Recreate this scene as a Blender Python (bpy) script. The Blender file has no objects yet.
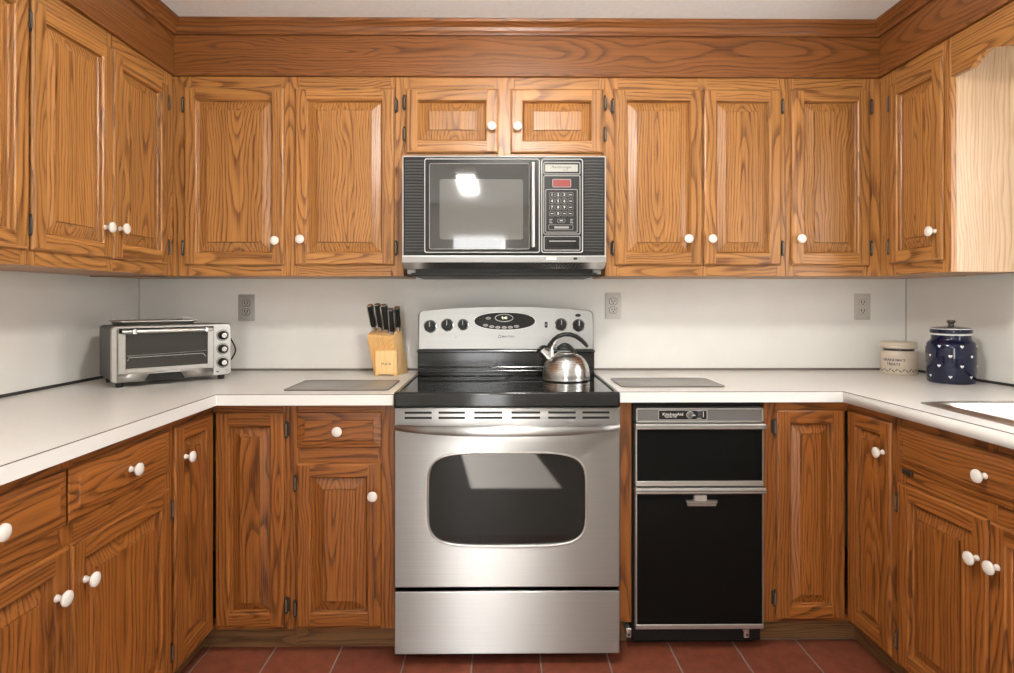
import bpy, bmesh, math, random
from math import sin, cos, tan, pi, radians, sqrt, atan2
from mathutils import Vector, Matrix
random.seed(11)
SC = bpy.context.scene
COL = SC.collection

# ------------------------------------------------------------------ camera, world, lights, exposure
H = 1.24                      # eye height
FPX = 600.0                   # focal length in pixels of the 1014 px wide frame
YAW = radians(0.5)            # camera turned half a degree to the right
cam = bpy.data.cameras.new('camera'); cam.sensor_width = 36; cam.lens = FPX / 1014 * 36
cam.shift_y = -36.5 / 1014; cam.clip_start = 0.02
co = bpy.data.objects.new('camera', cam); COL.objects.link(co)
co.location = (0, 0, H); co.rotation_euler = (pi / 2, 0, -YAW); SC.camera = co

W = bpy.data.worlds.new('daylight'); SC.world = W; W.use_nodes = True
W.node_tree.nodes['Background'].inputs[0].default_value = (0.75, 0.87, 1.0, 1)
W.node_tree.nodes['Background'].inputs[1].default_value = 1.2

def area(name, loc, target, sx, sy, power, color):
    l = bpy.data.lights.new(name, 'AREA'); l.shape = 'RECTANGLE'; l.size = sx; l.size_y = sy
    l.energy = power; l.color = color
    o = bpy.data.objects.new(name, l); COL.objects.link(o); o.location = loc
    d = Vector(target) - Vector(loc); o.rotation_euler = d.to_track_quat('-Z', 'Y').to_euler()
    return o
area('daylight_patio_door', (-0.26, -2.47, 1.1), (-0.26, 0, 1.1), 0.68, 1.95, 34, (1.0, 0.99, 0.97))
area('daylight_sink_window', (2.06, 1.165, 1.58), (-1.3, 1.55, 1.55), 0.95, 0.88, 19, (1.0, 0.985, 0.96))
area('hall_lamp_light', (-0.30, -0.80, 2.262), (-0.30, -0.80, 0), 0.14, 0.8, 24, (1.0, 0.97, 0.91))
sl = bpy.data.lights.new('sun', 'SUN'); sl.energy = 36.0; sl.angle = 0.01; sl.color = (1, 0.95, 0.88)
so = bpy.data.objects.new('sun', sl); COL.objects.link(so)
so.rotation_euler = Vector((0.14, 1.0, -0.77)).to_track_quat('-Z', 'Y').to_euler(); so.location = (-1, -6, 5)

vs = SC.view_settings
SC.display_settings.display_device = 'sRGB'
vs.view_transform = 'Standard'; vs.look = 'None'; vs.gamma = 1.0; vs.use_curve_mapping = False
vs.exposure = 0.2

# ------------------------------------------------------------------ materials
def nodes(name):
    m = bpy.data.materials.new(name); m.use_nodes = True
    nt = m.node_tree; return m, nt, nt.nodes['Principled BSDF']
def N(nt, kind, **kw):
    n = nt.nodes.new(kind)
    for k, v in kw.items(): setattr(n, k, v)
    return n
def setin(nt, sock, v):
    if isinstance(v, bpy.types.NodeSocket): nt.links.new(v, sock)
    elif v is not None: sock.default_value = v
def mth(nt, op, a, b=None, c=None, clamp=False):
    n = N(nt, 'ShaderNodeMath', operation=op, use_clamp=clamp)
    setin(nt, n.inputs[0], a); setin(nt, n.inputs[1], b); setin(nt, n.inputs[2], c)
    return n.outputs[0]
def comb(nt, x, y, z):
    n = N(nt, 'ShaderNodeCombineXYZ')
    for i, v in enumerate((x, y, z)): setin(nt, n.inputs[i], v)
    return n.outputs[0]
def noise(nt, vec, scale=1.0, detail=2.0, w=None, rough=0.5):
    n = N(nt, 'ShaderNodeTexNoise')
    if w is not None: n.noise_dimensions = '4D'; setin(nt, n.inputs['W'], w)
    setin(nt, n.inputs['Vector'], vec)
    n.inputs['Scale'].default_value = scale; n.inputs['Detail'].default_value = detail; n.inputs['Roughness'].default_value = rough
    return n.outputs['Fac']
def ramp(nt, f, stops, interp='LINEAR'):
    n = N(nt, 'ShaderNodeValToRGB'); n.color_ramp.interpolation = interp
    e = n.color_ramp.elements
    while len(e) < len(stops): e.new(0.5)
    for i, (p, c) in enumerate(stops):
        e[i].position = p; e[i].color = c if len(c) == 4 else (*c, 1)
    nt.links.new(f, n.inputs[0]); return n.outputs[0]
def g(v): return (v, v, v, 1)
def mixc(nt, f, a, b, mode='MIX'):
    n = N(nt, 'ShaderNodeMix', data_type='RGBA', blend_type=mode)
    setin(nt, n.inputs[0], f); setin(nt, n.inputs[6], a); setin(nt, n.inputs[7], b); return n.outputs[2]
def bump(nt, bs, h, strength, dist=0.001):
    n = N(nt, 'ShaderNodeBump'); n.inputs['Strength'].default_value = strength; n.inputs['Distance'].default_value = dist
    nt.links.new(h, n.inputs['Height']); nt.links.new(n.outputs[0], bs.inputs['Normal'])

def plain(name, col, rough=0.5, metal=0.0, spec=0.5, coat=0.0, var=0.0, vscale=30, bumpy=0.0):
    m, nt, b = nodes(name)
    b.inputs['Base Color'].default_value = (*col, 1); b.inputs['Roughness'].default_value = rough
    b.inputs['Metallic'].default_value = metal; b.inputs['Specular IOR Level'].default_value = spec
    b.inputs['Coat Weight'].default_value = coat; b.inputs['Coat Roughness'].default_value = 0.06
    tc = N(nt, 'ShaderNodeTexCoord')
    if var or bumpy:
        f = noise(nt, tc.outputs['Object'], vscale, 4)
        if var:
            c = ramp(nt, f, [(0.3, tuple(x * (1 - var) for x in col)), (0.7, tuple(min(1, x * (1 + var)) for x in col))])
            nt.links.new(c, b.inputs['Base Color'])
        if bumpy: bump(nt, b, f, bumpy, 0.002)
    return m

def oak(name, light, dark, freq=90.0, rough=0.36, spec=0.45, amount=1.0, tone=0.10):
    m, nt, b = nodes(name)
    at = N(nt, 'ShaderNodeAttribute', attribute_name='grain'); se = N(nt, 'ShaderNodeAttribute', attribute_name='seed')
    sp = N(nt, 'ShaderNodeSeparateXYZ'); nt.links.new(at.outputs['Vector'], sp.inputs[0])
    u, v, w = sp.outputs; s = se.outputs['Fac']
    A = noise(nt, comb(nt, mth(nt, 'MULTIPLY', u, 2.4), mth(nt, 'MULTIPLY', v, 9), mth(nt, 'MULTIPLY', w, 9)), 1, 2, mth(nt, 'MULTIPLY', s, 37.0))
    B = noise(nt, comb(nt, mth(nt, 'MULTIPLY', u, 1.6), 0.0, 0.0), 1, 1, mth(nt, 'MULTIPLY', s, 71.0))
    D = noise(nt, comb(nt, mth(nt, 'MULTIPLY', u, 9), mth(nt, 'MULTIPLY', v, 70), mth(nt, 'MULTIPLY', w, 70)), 1, 3, mth(nt, 'MULTIPLY', s, 13.0))
    wn = N(nt, 'ShaderNodeTexWhiteNoise', noise_dimensions='1D'); nt.links.new(s, wn.inputs['W'])
    wn2 = N(nt, 'ShaderNodeTexWhiteNoise', noise_dimensions='1D'); nt.links.new(mth(nt, 'ADD', s, 3.7), wn2.inputs['W'])
    wn3 = N(nt, 'ShaderNodeTexWhiteNoise', noise_dimensions='1D'); nt.links.new(mth(nt, 'ADD', s, 8.1), wn3.inputs['W'])
    slope = mth(nt, 'MULTIPLY', mth(nt, 'SUBTRACT', wn2.outputs['Value'], 0.5), 0.14)
    x = mth(nt, 'ADD', v, mth(nt, 'MULTIPLY', mth(nt, 'SUBTRACT', A, 0.5), mth(nt, 'ADD', 0.030, mth(nt, 'MULTIPLY', wn3.outputs['Value'], 0.085))))
    x = mth(nt, 'ADD', x, mth(nt, 'MULTIPLY', mth(nt, 'SUBTRACT', D, 0.5), 0.0085))
    hh = mth(nt, 'ADD', w, mth(nt, 'MULTIPLY', mth(nt, 'SUBTRACT', B, 0.5), 0.10))
    hh = mth(nt, 'ADD', hh, mth(nt, 'MULTIPLY', u, slope))
    r = mth(nt, 'SQRT', mth(nt, 'ADD', mth(nt, 'MULTIPLY', x, x), mth(nt, 'MULTIPLY', hh, hh)))
    f = mth(nt, 'FRACT', mth(nt, 'MULTIPLY', r, freq))
    ring = ramp(nt, f, [(0.0, g(1.0)), (0.13, g(0.85)), (0.34, g(0.22)), (0.60, g(0.0)), (0.92, g(0.06)), (1.0, g(1.0))])
    # pores: short dark dashes along the grain
    P = noise(nt, comb(nt, mth(nt, 'MULTIPLY', u, 10), mth(nt, 'MULTIPLY', v, 420), mth(nt, 'MULTIPLY', w, 420)), 1, 3, mth(nt, 'MULTIPLY', s, 19.0), 0.6)
    Q = noise(nt, comb(nt, mth(nt, 'MULTIPLY', u, 1.6), mth(nt, 'MULTIPLY', v, 115), mth(nt, 'MULTIPLY', w, 115)), 1, 3, mth(nt, 'MULTIPLY', s, 23.0), 0.6)
    pore = ramp(nt, P, [(0.46, g(0)), (0.64, g(1))])
    streak = ramp(nt, Q, [(0.46, g(0)), (0.62, g(1))])
    dk = mth(nt, 'MULTIPLY', ring, mth(nt, 'ADD', 0.55, mth(nt, 'MULTIPLY', pore, 0.45)))
    dk = mth(nt, 'ADD', dk, mth(nt, 'MULTIPLY', streak, 0.30))
    dk = mth(nt, 'ADD', dk, mth(nt, 'MULTIPLY', pore, 0.10))
    dk = mth(nt, 'MULTIPLY', dk, amount, clamp=True)
    c = mixc(nt, dk, (*light, 1), (*dark, 1))
    big = noise(nt, comb(nt, mth(nt, 'MULTIPLY', u, 2.5), mth(nt, 'MULTIPLY', v, 12), 0.0), 1, 2, mth(nt, 'MULTIPLY', s, 5.0))
    tn = mth(nt, 'ADD', 1.0 - tone, mth(nt, 'MULTIPLY', wn.outputs['Value'], 2 * tone))
    tn = mth(nt, 'MULTIPLY', tn, mth(nt, 'ADD', 0.86, mth(nt, 'MULTIPLY', big, 0.28)))
    hs = N(nt, 'ShaderNodeHueSaturation'); nt.links.new(c, hs.inputs['Color']); nt.links.new(tn, hs.inputs['Value'])
    hs.inputs['Saturation'].default_value = 1.0
    nt.links.new(hs.outputs[0], b.inputs['Base Color'])
    b.inputs['Roughness'].default_value = rough; b.inputs['Specular IOR Level'].default_value = spec
    bump(nt, b, mth(nt, 'SUBTRACT', 1.0, dk), 0.12, 0.0008)
    return m

def brushed(name, col=(0.43, 0.425, 0.415), rough=0.36, aniso=1.0, axis=(0, 0, 1), streak=(2, 2, 900)):
    m, nt, b = nodes(name)
    b.inputs['Metallic'].default_value = 1.0
    tc = N(nt, 'ShaderNodeTexCoord'); mp = N(nt, 'ShaderNodeMapping'); mp.inputs['Scale'].default_value = streak
    nt.links.new(tc.outputs['Object'], mp.inputs[0])
    f = noise(nt, mp.outputs[0], 1, 3)
    nt.links.new(ramp(nt, f, [(0.3, tuple(x * 0.93 for x in col)), (0.7, tuple(min(1, x * 1.06) for x in col))]), b.inputs['Base Color'])
    rr = N(nt, 'ShaderNodeMapRange'); nt.links.new(f, rr.inputs[0]); rr.inputs[3].default_value = rough * 0.85; rr.inputs[4].default_value = rough * 1.2
    nt.links.new(rr.outputs[0], b.inputs['Roughness'])
    b.inputs['Anisotropic'].default_value = aniso
    v = comb(nt, *axis); nt.links.new(v, b.inputs['Tangent'])
    return m

def tiles(name):
    m, nt, b = nodes(name)
    gm = N(nt, 'ShaderNodeNewGeometry'); sp = N(nt, 'ShaderNodeSeparateXYZ'); nt.links.new(gm.outputs['Position'], sp.inputs[0])
    T = 0.2345
    tx = mth(nt, 'DIVIDE', mth(nt, 'SUBTRACT', sp.outputs[0], 0.1330 - 20 * T), T)
    ty = mth(nt, 'DIVIDE', mth(nt, 'SUBTRACT', sp.outputs[1], 1.950 - 40 * T), T)
    ex = mth(nt, 'ABSOLUTE', mth(nt, 'SUBTRACT', mth(nt, 'FRACT', mth(nt, 'ADD', tx, 0.5)), 0.5))
    ey = mth(nt, 'ABSOLUTE', mth(nt, 'SUBTRACT', mth(nt, 'FRACT', mth(nt, 'ADD', ty, 0.5)), 0.5))
    e = mth(nt, 'MINIMUM', ex, ey)
    mask = ramp(nt, e, [(0.008, g(1)), (0.015, g(0))])
    idv = comb(nt, mth(nt, 'FLOOR', tx), mth(nt, 'FLOOR', ty), 0.0)
    wn = N(nt, 'ShaderNodeTexWhiteNoise', noise_dimensions='3D'); nt.links.new(idv, wn.inputs['Vector'])
    mott = noise(nt, gm.outputs['Position'], 22, 5, None, 0.65)
    base = ramp(nt, mott, [(0.3, (0.15, 0.041, 0.024)), (0.7, (0.26, 0.076, 0.042))])
    tint = mixc(nt, wn.outputs['Value'], (0.85, 0.80, 0.85, 1), (1.1, 1.05, 0.95, 1))
    base = mixc(nt, 1.0, base, tint, 'MULTIPLY')
    nt.links.new(mixc(nt, mask, base, (0.27, 0.235, 0.21, 1)), b.inputs['Base Color'])
    b.inputs['Roughness'].default_value = 0.42
    bump(nt, b, mth(nt, 'SUBTRACT', mth(nt, 'MULTIPLY', mott, 0.3), mask), 0.5, 0.003)
    return m

M = {}
M['oak'] = oak('golden_oak', (0.43, 0.192, 0.053), (0.112, 0.036, 0.009), amount=1.0)
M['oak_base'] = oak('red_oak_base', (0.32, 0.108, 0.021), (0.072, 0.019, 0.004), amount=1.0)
M['oak_lit'] = oak('window_lit_oak', (0.58, 0.40, 0.25), (0.40, 0.23, 0.11), amount=0.9)  # cabinet oak lightened for the end panel: window light put into its colour
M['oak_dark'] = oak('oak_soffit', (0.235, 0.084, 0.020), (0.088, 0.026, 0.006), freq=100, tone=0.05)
M['toe'] = oak('oak_toe_kick', (0.24, 0.115, 0.04), (0.09, 0.04, 0.014), rough=0.6)
M['inside'] = plain('cabinet_inside', (0.30, 0.17, 0.08), 0.7)
M['ceramic'] = plain('white_ceramic', (0.76, 0.71, 0.66), 0.2, coat=0.4)
M['bronze'] = plain('dark_bronze', (0.045, 0.034, 0.025), 0.42, metal=0.3, spec=0.3)
M['bronze_light'] = plain('worn_bronze_edge', (0.15, 0.12, 0.085), 0.45, metal=0.3)
M['splash'] = plain('laminate_wall', (0.81, 0.795, 0.755), 0.42, var=0.025, vscale=5)
M['paint'] = plain('room_paint', (0.80, 0.79, 0.76), 0.7)
M['ceil'] = plain('stippled_ceiling', (0.86, 0.905, 0.93), 0.85, var=0.03, vscale=70, bumpy=0.6)
M['counter'] = plain('counter_laminate', (0.81, 0.79, 0.755), 0.22, var=0.015, vscale=120, spec=0.4)
M['edge'] = plain('counter_edge_laminate', (0.80, 0.785, 0.755), 0.30)
M['seam'] = plain('dark_seam', (0.16, 0.13, 0.11), 0.6)
M['seam_light'] = plain('pale_seam', (0.46, 0.44, 0.41), 0.6)
M['silver'] = plain('silver_line', (0.50, 0.49, 0.47), 0.35)
M['slat'] = plain('louver_slat', (0.055, 0.053, 0.05), 0.45, spec=0.3)
M['rail'] = plain('grey_rail', (0.30, 0.29, 0.28), 0.35, metal=0.3)
M['steel_panel'] = None
M['gap'] = plain('black_gap', (0.035, 0.03, 0.027), 0.7)
M['tile'] = tiles('terracotta_tiles')
M['hall'] = plain('hall_floor', (0.27, 0.23, 0.19), 0.45, var=0.06, vscale=6)
M['steel'] = brushed('brushed_steel')
M['steel_panel'] = brushed('brushed_steel_panel', (0.36, 0.355, 0.345), 0.34, 0.5, (1, 0, 0))
M['steel_v'] = brushed('brushed_steel_round', (0.62, 0.615, 0.60), 0.27, 0.6, (0, 0, 1), (1, 1, 500))
M['steel_sink'] = plain('sink_steel', (0.66, 0.655, 0.65), 0.30, metal=1.0)
M['steel_toaster'] = plain('toaster_steel', (0.50, 0.485, 0.46), 0.30, metal=0.9, var=0.03, vscale=60)
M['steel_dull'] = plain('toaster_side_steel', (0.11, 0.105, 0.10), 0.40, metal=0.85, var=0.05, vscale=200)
M['chrome'] = plain('chrome_trim', (0.74, 0.73, 0.71), 0.16, metal=1.0)
M['satin'] = plain('satin_aluminium', (0.62, 0.61, 0.59), 0.32, metal=0.9)
M['grey'] = plain('grey_panel', (0.16, 0.155, 0.15), 0.35, metal=0.4)
M['black'] = plain('black_plastic', (0.012, 0.0115, 0.011), 0.38, spec=0.25)
M['black_gloss'] = plain('black_glass', (0.008, 0.008, 0.008), 0.03, spec=0.6)
M['oven_glass'] = plain('oven_window_glass', (0.006, 0.006, 0.0055), 0.03, spec=0.55)
M['black_enamel'] = plain('black_enamel', (0.012, 0.012, 0.012), 0.12, spec=0.5)
M['black_matte'] = plain('black_panel', (0.005, 0.005, 0.0048), 0.22, spec=0.12)
M['smoke'] = plain('smoked_glass', (0.035, 0.033, 0.031), 0.03, spec=0.9, coat=0.5)
M['smoke_screen'] = plain('oven_screen_mesh', (0.11, 0.105, 0.098), 0.06, spec=0.9, coat=0.5)
M['ring'] = plain('burner_ring_print', (0.05, 0.05, 0.05), 0.12)
M['white'] = plain('white_print', (0.72, 0.71, 0.68), 0.5)
M['grey_print'] = plain('grey_print', (0.34, 0.33, 0.32), 0.5)
M['plate_cream'] = plain('nameplate', (0.36, 0.34, 0.30), 0.4)
M['ink'] = plain('dark_ink', (0.05, 0.05, 0.07), 0.6)
M['outlet_grey'] = plain('outlet_grey', (0.40, 0.385, 0.36), 0.4)
M['outlet_white'] = plain('outlet_light', (0.62, 0.60, 0.56), 0.4)
M['outlet_beige'] = plain('outlet_beige', (0.56, 0.535, 0.49), 0.45)
M['block'] = oak('beech_block', (0.74, 0.44, 0.17), (0.50, 0.25, 0.075), freq=260, amount=0.75, tone=0.03)
M['block_pale'] = oak('beech_block_pale', (0.84, 0.56, 0.26), (0.66, 0.38, 0.14), freq=260, amount=0.6, tone=0.03)
M['cobalt'] = plain('cobalt_glaze', (0.004, 0.007, 0.030), 0.05, spec=0.5)
M['brownlid'] = plain('brown_glaze', (0.055, 0.04, 0.035), 0.15, coat=0.5)
M['cream'] = plain('cream_stoneware', (0.60, 0.51, 0.41), 0.35, coat=0.2, var=0.06, vscale=40)
M['board'] = plain('grey_board', (0.25, 0.24, 0.225), 0.34, var=0.06, vscale=300)
M['rubber'] = plain('black_rubber', (0.015, 0.015, 0.015), 0.6)
M['floor_dark'] = M['black']
def emit(name, col, s):
    m, nt, b = nodes(name)
    b.inputs['Base Color'].default_value = (*col, 1); b.inputs['Emission Color'].default_value = (*col, 1); b.inputs['Emission Strength'].default_value = s
    b.inputs['Roughness'].default_value = 0.3
    return m
M['led'] = emit('red_display', (0.22, 0.018, 0.016), 0.10)
M['clock'] = emit('clock_digits', (0.85, 0.85, 0.60), 1.0)
M['globe'] = emit('lit_globe', (1.0, 0.955, 0.885), 138.0)
M['lamp'] = emit('lamp_diffuser', (1.0, 0.93, 0.82), 3.0)
def pane(name):
    m, nt, b = nodes(name)
    nt.nodes.remove(b)
    t = N(nt, 'ShaderNodeBsdfTransparent'); gl = N(nt, 'ShaderNodeBsdfGlossy'); gl.inputs['Roughness'].default_value = 0.02
    mx = N(nt, 'ShaderNodeMixShader'); mx.inputs[0].default_value = 0.06
    nt.links.new(t.outputs[0], mx.inputs[1]); nt.links.new(gl.outputs[0], mx.inputs[2])
    nt.links.new(mx.outputs[0], nt.nodes['Material Output'].inputs[0])
    return m
M['pane'] = pane('window_glass')
m_, nt_, b_ = nodes('oven_glass'); b_.inputs['Base Color'].default_value = (0.02, 0.02, 0.02, 1)
M['toaster_glass'] = plain('toaster_glass', (0.022, 0.020, 0.017), 0.08, spec=0.6)

# ------------------------------------------------------------------ mesh builder
def rr(w, h, r, n=5):
    """rounded rectangle, counter-clockwise, centred"""
    pts = []
    for cx, cy, a in ((w / 2 - r, h / 2 - r, 0), (-w / 2 + r, h / 2 - r, 90), (-w / 2 + r, -h / 2 + r, 180), (w / 2 - r, -h / 2 + r, 270)):
        for i in range(n + 1):
            t = radians(a + 90 * i / n); pts.append((cx + r * cos(t), cy + r * sin(t)))
    return pts
def superell(a, b, n, k=56):
    out = []
    for i in range(k):
        t = 2 * pi * i / k; c, s = cos(t), sin(t)
        out.append((a * math.copysign(abs(c) ** (2 / n), c), b * math.copysign(abs(s) ** (2 / n), s)))
    return out
YZ = Matrix(((1, 0, 0), (0, 0, 1), (0, 1, 0))).to_4x4()          # (a, b, c) -> (a, c, b): 2-D outline stands up in x-z, third value is depth y

class MB:
    def __init__(s):
        s.V = []; s.F = []; s.MI = []; s.G = []; s.S = []; s.mats = []; s.SM = []; s.flat = False
    def mi(s, m):
        if m not in s.mats: s.mats.append(m)
        return s.mats.index(m)
    def add(s, verts, faces, m, grain=None, seed=0.0, T=None):
        o = len(s.V); k = s.mi(m)
        for i, v in enumerate(verts):
            v = Vector(v)
            if T is not None: v = T @ v
            s.V.append(tuple(v)); s.G.append(grain[i] if grain else (v.z, v.x, v.y)); s.S.append(seed)
        for f in faces: s.F.append(tuple(o + i for i in f)); s.MI.append(k); s.SM.append(not s.flat)
        return s
    # a board of wood; ax = axis of the grain ('x','y','z'), face normal assumed along y unless given
    def wood(s, verts, faces, m, ax='z', c=(0, 0, 0), rng=None, T=None, dep='y'):
        rng = rng or random
        seed = rng.random(); v0 = rng.uniform(-0.03, 0.03); h0 = rng.uniform(-0.06, 0.06)
        return s.wood_p(verts, faces, m, ax, c, seed, v0, h0, T, dep)
    def wood_p(s, verts, faces, m, ax, c, seed, v0, h0, T=None, dep='y'):
        iu = 'xyz'.index(ax); iw = 'xyz'.index(dep)
        if iw == iu: iw = (iu + 1) % 3
        iv = 3 - iu - iw
        G = [(p[iu] - c[iu], p[iv] - c[iv] + v0, p[iw] - c[iw] + h0) for p in verts]
        k = s.flat; s.flat = True; s.add(verts, faces, m, G, seed, T); s.flat = k; return s
    def _box(s, lo, hi, bev, seg):
        bm = bmesh.new(); bmesh.ops.create_cube(bm, size=1)
        for v in bm.verts: v.co = Vector(((lo[i] + hi[i]) / 2 + v.co[i] * (hi[i] - lo[i]) for i in range(3)))
        if bev > 0: bmesh.ops.bevel(bm, geom=bm.edges[:], offset=bev, segments=seg, profile=0.5, affect='EDGES')
        bm.verts.index_update()
        V = [tuple(v.co) for v in bm.verts]; F = [[v.index for v in f.verts] for f in bm.faces]; bm.free()
        return V, F
    def box(s, lo, hi, m, bev=0.0, seg=1, T=None):
        lo, hi = [min(a, b) for a, b in zip(lo, hi)], [max(a, b) for a, b in zip(lo, hi)]
        V, F = s._box(lo, hi, bev, seg); k = s.flat; s.flat = True; s.add(V, F, m, T=T); s.flat = k; return s
    def board(s, lo, hi, m, ax='z', bev=0.0012, T=None, dep='y'):
        V, F = s._box(lo, hi, bev, 1); c = [(a + b) / 2 for a, b in zip(lo, hi)]
        return s.wood(V, F, m, ax, c, T=T, dep=dep)
    def loft(s, rings, m, cap0=True, cap1=True, T=None, wood=None):
        n = len(rings[0]); V = [p for r in rings for p in r]; F = []
        for k in range(len(rings) - 1):
            for i in range(n):
                j = (i + 1) % n; F.append((k * n + i, k * n + j, (k + 1) * n + j, (k + 1) * n + i))
        if cap0: F.append(tuple(range(n))[::-1])
        if cap1: F.append(tuple((len(rings) - 1) * n + i for i in range(n)))
        if wood: return s.wood(V, F, m, wood, T=T)
        return s.add(V, F, m, T=T)
    def prism(s, outline, a, b, m, T=None, wood=None):
        """outline in x-z, from depth y=a to y=b"""
        return s.loft([[(x, a, z) for x, z in outline], [(x, b, z) for x, z in outline]], m, T=T, wood=wood)
    def lathe(s, prof, m, n=32, T=None, mats=None):
        V = []; F = []; o = []
        for r, z in prof:
            if r < 1e-6: o.append((len(V), 1)); V.append((0, 0, z))
            else:
                o.append((len(V), n)); V += [(r * cos(2 * pi * i / n), r * sin(2 * pi * i / n), z) for i in range(n)]
        segs = []
        for k in range(len(prof) - 1):
            (a, na), (b, nb) = o[k], o[k + 1]; fs = []
            for i in range(n):
                j = (i + 1) % n
                if na == 1 and nb == 1: continue
                if na == 1: fs.append((a, b + i, b + j))
                elif nb == 1: fs.append((a + i, a + j, b))
                else: fs.append((a + i, a + j, b + j, b + i))
            segs.append(fs)
        base = len(s.V)
        s.add(V, [], m, T=T)
        for k, fs in enumerate(segs):
            mi = s.mi(mats[k] if mats else m)
            for f in fs: s.F.append(tuple(base + i for i in f)); s.MI.append(mi); s.SM.append(True)
        return s
    def tube(s, pts, rad, m, n=10, closed=False, T=None, flat=1.0, up=None, caps=True):
        pts = [Vector(p) for p in pts]; K = len(pts); rings = []
        prev = None
        for i, p in enumerate(pts):
            a = pts[(i - 1) % K] if (closed or i > 0) else p
            b = pts[(i + 1) % K] if (closed or i < K - 1) else p
            t = (b - a).normalized()
            if up is not None: nrm = Vector(up)
            elif prev is None: nrm = Vector((0, 0, 1)) if abs(t.z) < 0.9 else Vector((1, 0, 0))
            else: nrm = prev
            nrm = (nrm - t * nrm.dot(t)).normalized(); prev = nrm
            bn = t.cross(nrm); r = rad[i] if isinstance(rad, (list, tuple)) else rad
            rings.append([tuple(p + nrm * (r * flat * cos(2 * pi * k / n)) + bn * (r * sin(2 * pi * k / n))) for k in range(n)])
        if closed:
            rings.append(rings[0]); return s.loft(rings, m, False, False, T=T)
        return s.loft(rings, m, caps, caps, T=T)
    def text(s, body, size, m, T, shear=0.0, bold=0.0, depth=0.0003, bend=None, align='CENTER', sx=1.0):
        cu = bpy.data.curves.new('lettering', 'FONT'); cu.body = body; cu.size = size; cu.align_x = align; cu.align_y = 'CENTER'
        cu.shear = shear; cu.offset = bold; cu.extrude = depth; cu.resolution_u = 2
        o = bpy.data.objects.new('lettering', cu); COL.objects.link(o)
        dg = bpy.context.evaluated_depsgraph_get(); me = bpy.data.meshes.new_from_object(o.evaluated_get(dg))
        V = [(v.co.x * sx, v.co.y, v.co.z) for v in me.vertices]; F = [tuple(p.vertices) for p in me.polygons]
        if bend: V = [bend(*p) for p in V]
        s.add(V, F, m, T=T)
        bpy.data.objects.remove(o); bpy.data.curves.remove(cu); bpy.data.meshes.remove(me)
        return s
    def build(s, name, parent=None, loc=(0, 0, 0), rot=(0, 0, 0), weld=False, smooth=40):
        me = bpy.data.meshes.new(name); me.from_pydata(s.V, [], s.F)
        for m in s.mats: me.materials.append(m)
        me.polygons.foreach_set('material_index', s.MI)
        a = me.attributes.new('grain', 'FLOAT_VECTOR', 'POINT'); a.data.foreach_set('vector', [c for t in s.G for c in t])
        b = me.attributes.new('seed', 'FLOAT', 'POINT'); b.data.foreach_set('value', s.S)
        bm = bmesh.new(); bm.from_mesh(me); bmesh.ops.recalc_face_normals(bm, faces=bm.faces[:]); bm.to_mesh(me); bm.free()
        me.polygons.foreach_set('use_smooth', [True] * len(s.SM)); me.set_sharp_from_angle(angle=radians(smooth))
        me.polygons.foreach_set('use_smooth', s.SM); me.update()
        o = bpy.data.objects.new(name, me); COL.objects.link(o); o.location = loc; o.rotation_euler = rot
        if parent: o.parent = parent
        return o

FRONT = Matrix.Rotation(pi / 2, 4, 'X')                          # text lying in x-y stands up facing -y
def at_front(x, y, z): return Matrix.Translation((x, y, z)) @ FRONT
AXY = Matrix.Rotation(pi / 2, 4, 'X')                            # lathe axis z -> -y
def toward(x, y, z): return Matrix.Translation((x, y, z)) @ Matrix.Rotation(pi / 2, 4, 'X')

def thing(name, label, cat, loc, rotz=0.0, group=None):
    o = bpy.data.objects.new(name, None); COL.objects.link(o); o.empty_display_size = 0.05
    o.location = loc; o.rotation_euler = (0, 0, rotz); tag(o, label, cat, group); return o
def tag(o, label, cat, group=None):
    o['label'] = label; o['category'] = cat
    if group: o['group'] = group
    return o
def struct(o): o['kind'] = 'structure'; return o
def img(px, py, Y):
    """photo measurement -> (x, z) on the upright plane y = Y, where the thing really stands"""
    t = (px - 507) / FPX; a = cos(YAW) * t + sin(YAW); b = cos(YAW) - sin(YAW) * t
    k = Y / b; return a * k, H + (300 - py) / FPX * k
# ------------------------------------------------------------------ the room
XL, XR, YB, ZC = -1.6325, 1.84, 2.715, 2.336
YREAR = -2.4
ZT = 0.9215                                                      # counter top
WR = radians(-90 + 4.25)                                         # the right wall is out of square
struct(MB().box((-1.9, 0.9, -0.1), (2.5, YB + 0.1, 0), M['tile']).box((-1.9, YREAR - 0.2, -0.1), (2.5, 0.9, 0), M['hall']).build('floor'))
struct(MB().box((-1.9, YREAR - 0.2, ZC), (2.5, YB + 0.1, ZC + 0.1), M['ceil']).build('ceiling'))
struct(MB().box((XL - 0.1, YB, 0), (XR + 0.12, YB + 0.1, ZC), M['splash']).build('wall_back'))
struct(MB().box((XL - 0.1, YREAR, 0), (XL, YB, ZC), M['splash']).build('wall_left'))
WS0, WS1, WZ0, WZ1 = 1.05, 2.05, 1.10, 2.02
wr = MB()
wr.box((0, 0, 0), (WS0, 0.1, ZC), M['splash']); wr.box((WS1, 0, 0), (5.13, 0.1, ZC), M['splash'])
wr.box((WS0, 0, 0), (WS1, 0.1, WZ0), M['splash']); wr.box((WS0, 0, WZ1), (WS1, 0.1, ZC), M['splash'])
struct(wr.build('wall_right', loc=(XR, YB, 0), rot=(0, 0, WR)))
wf = MB()
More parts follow.
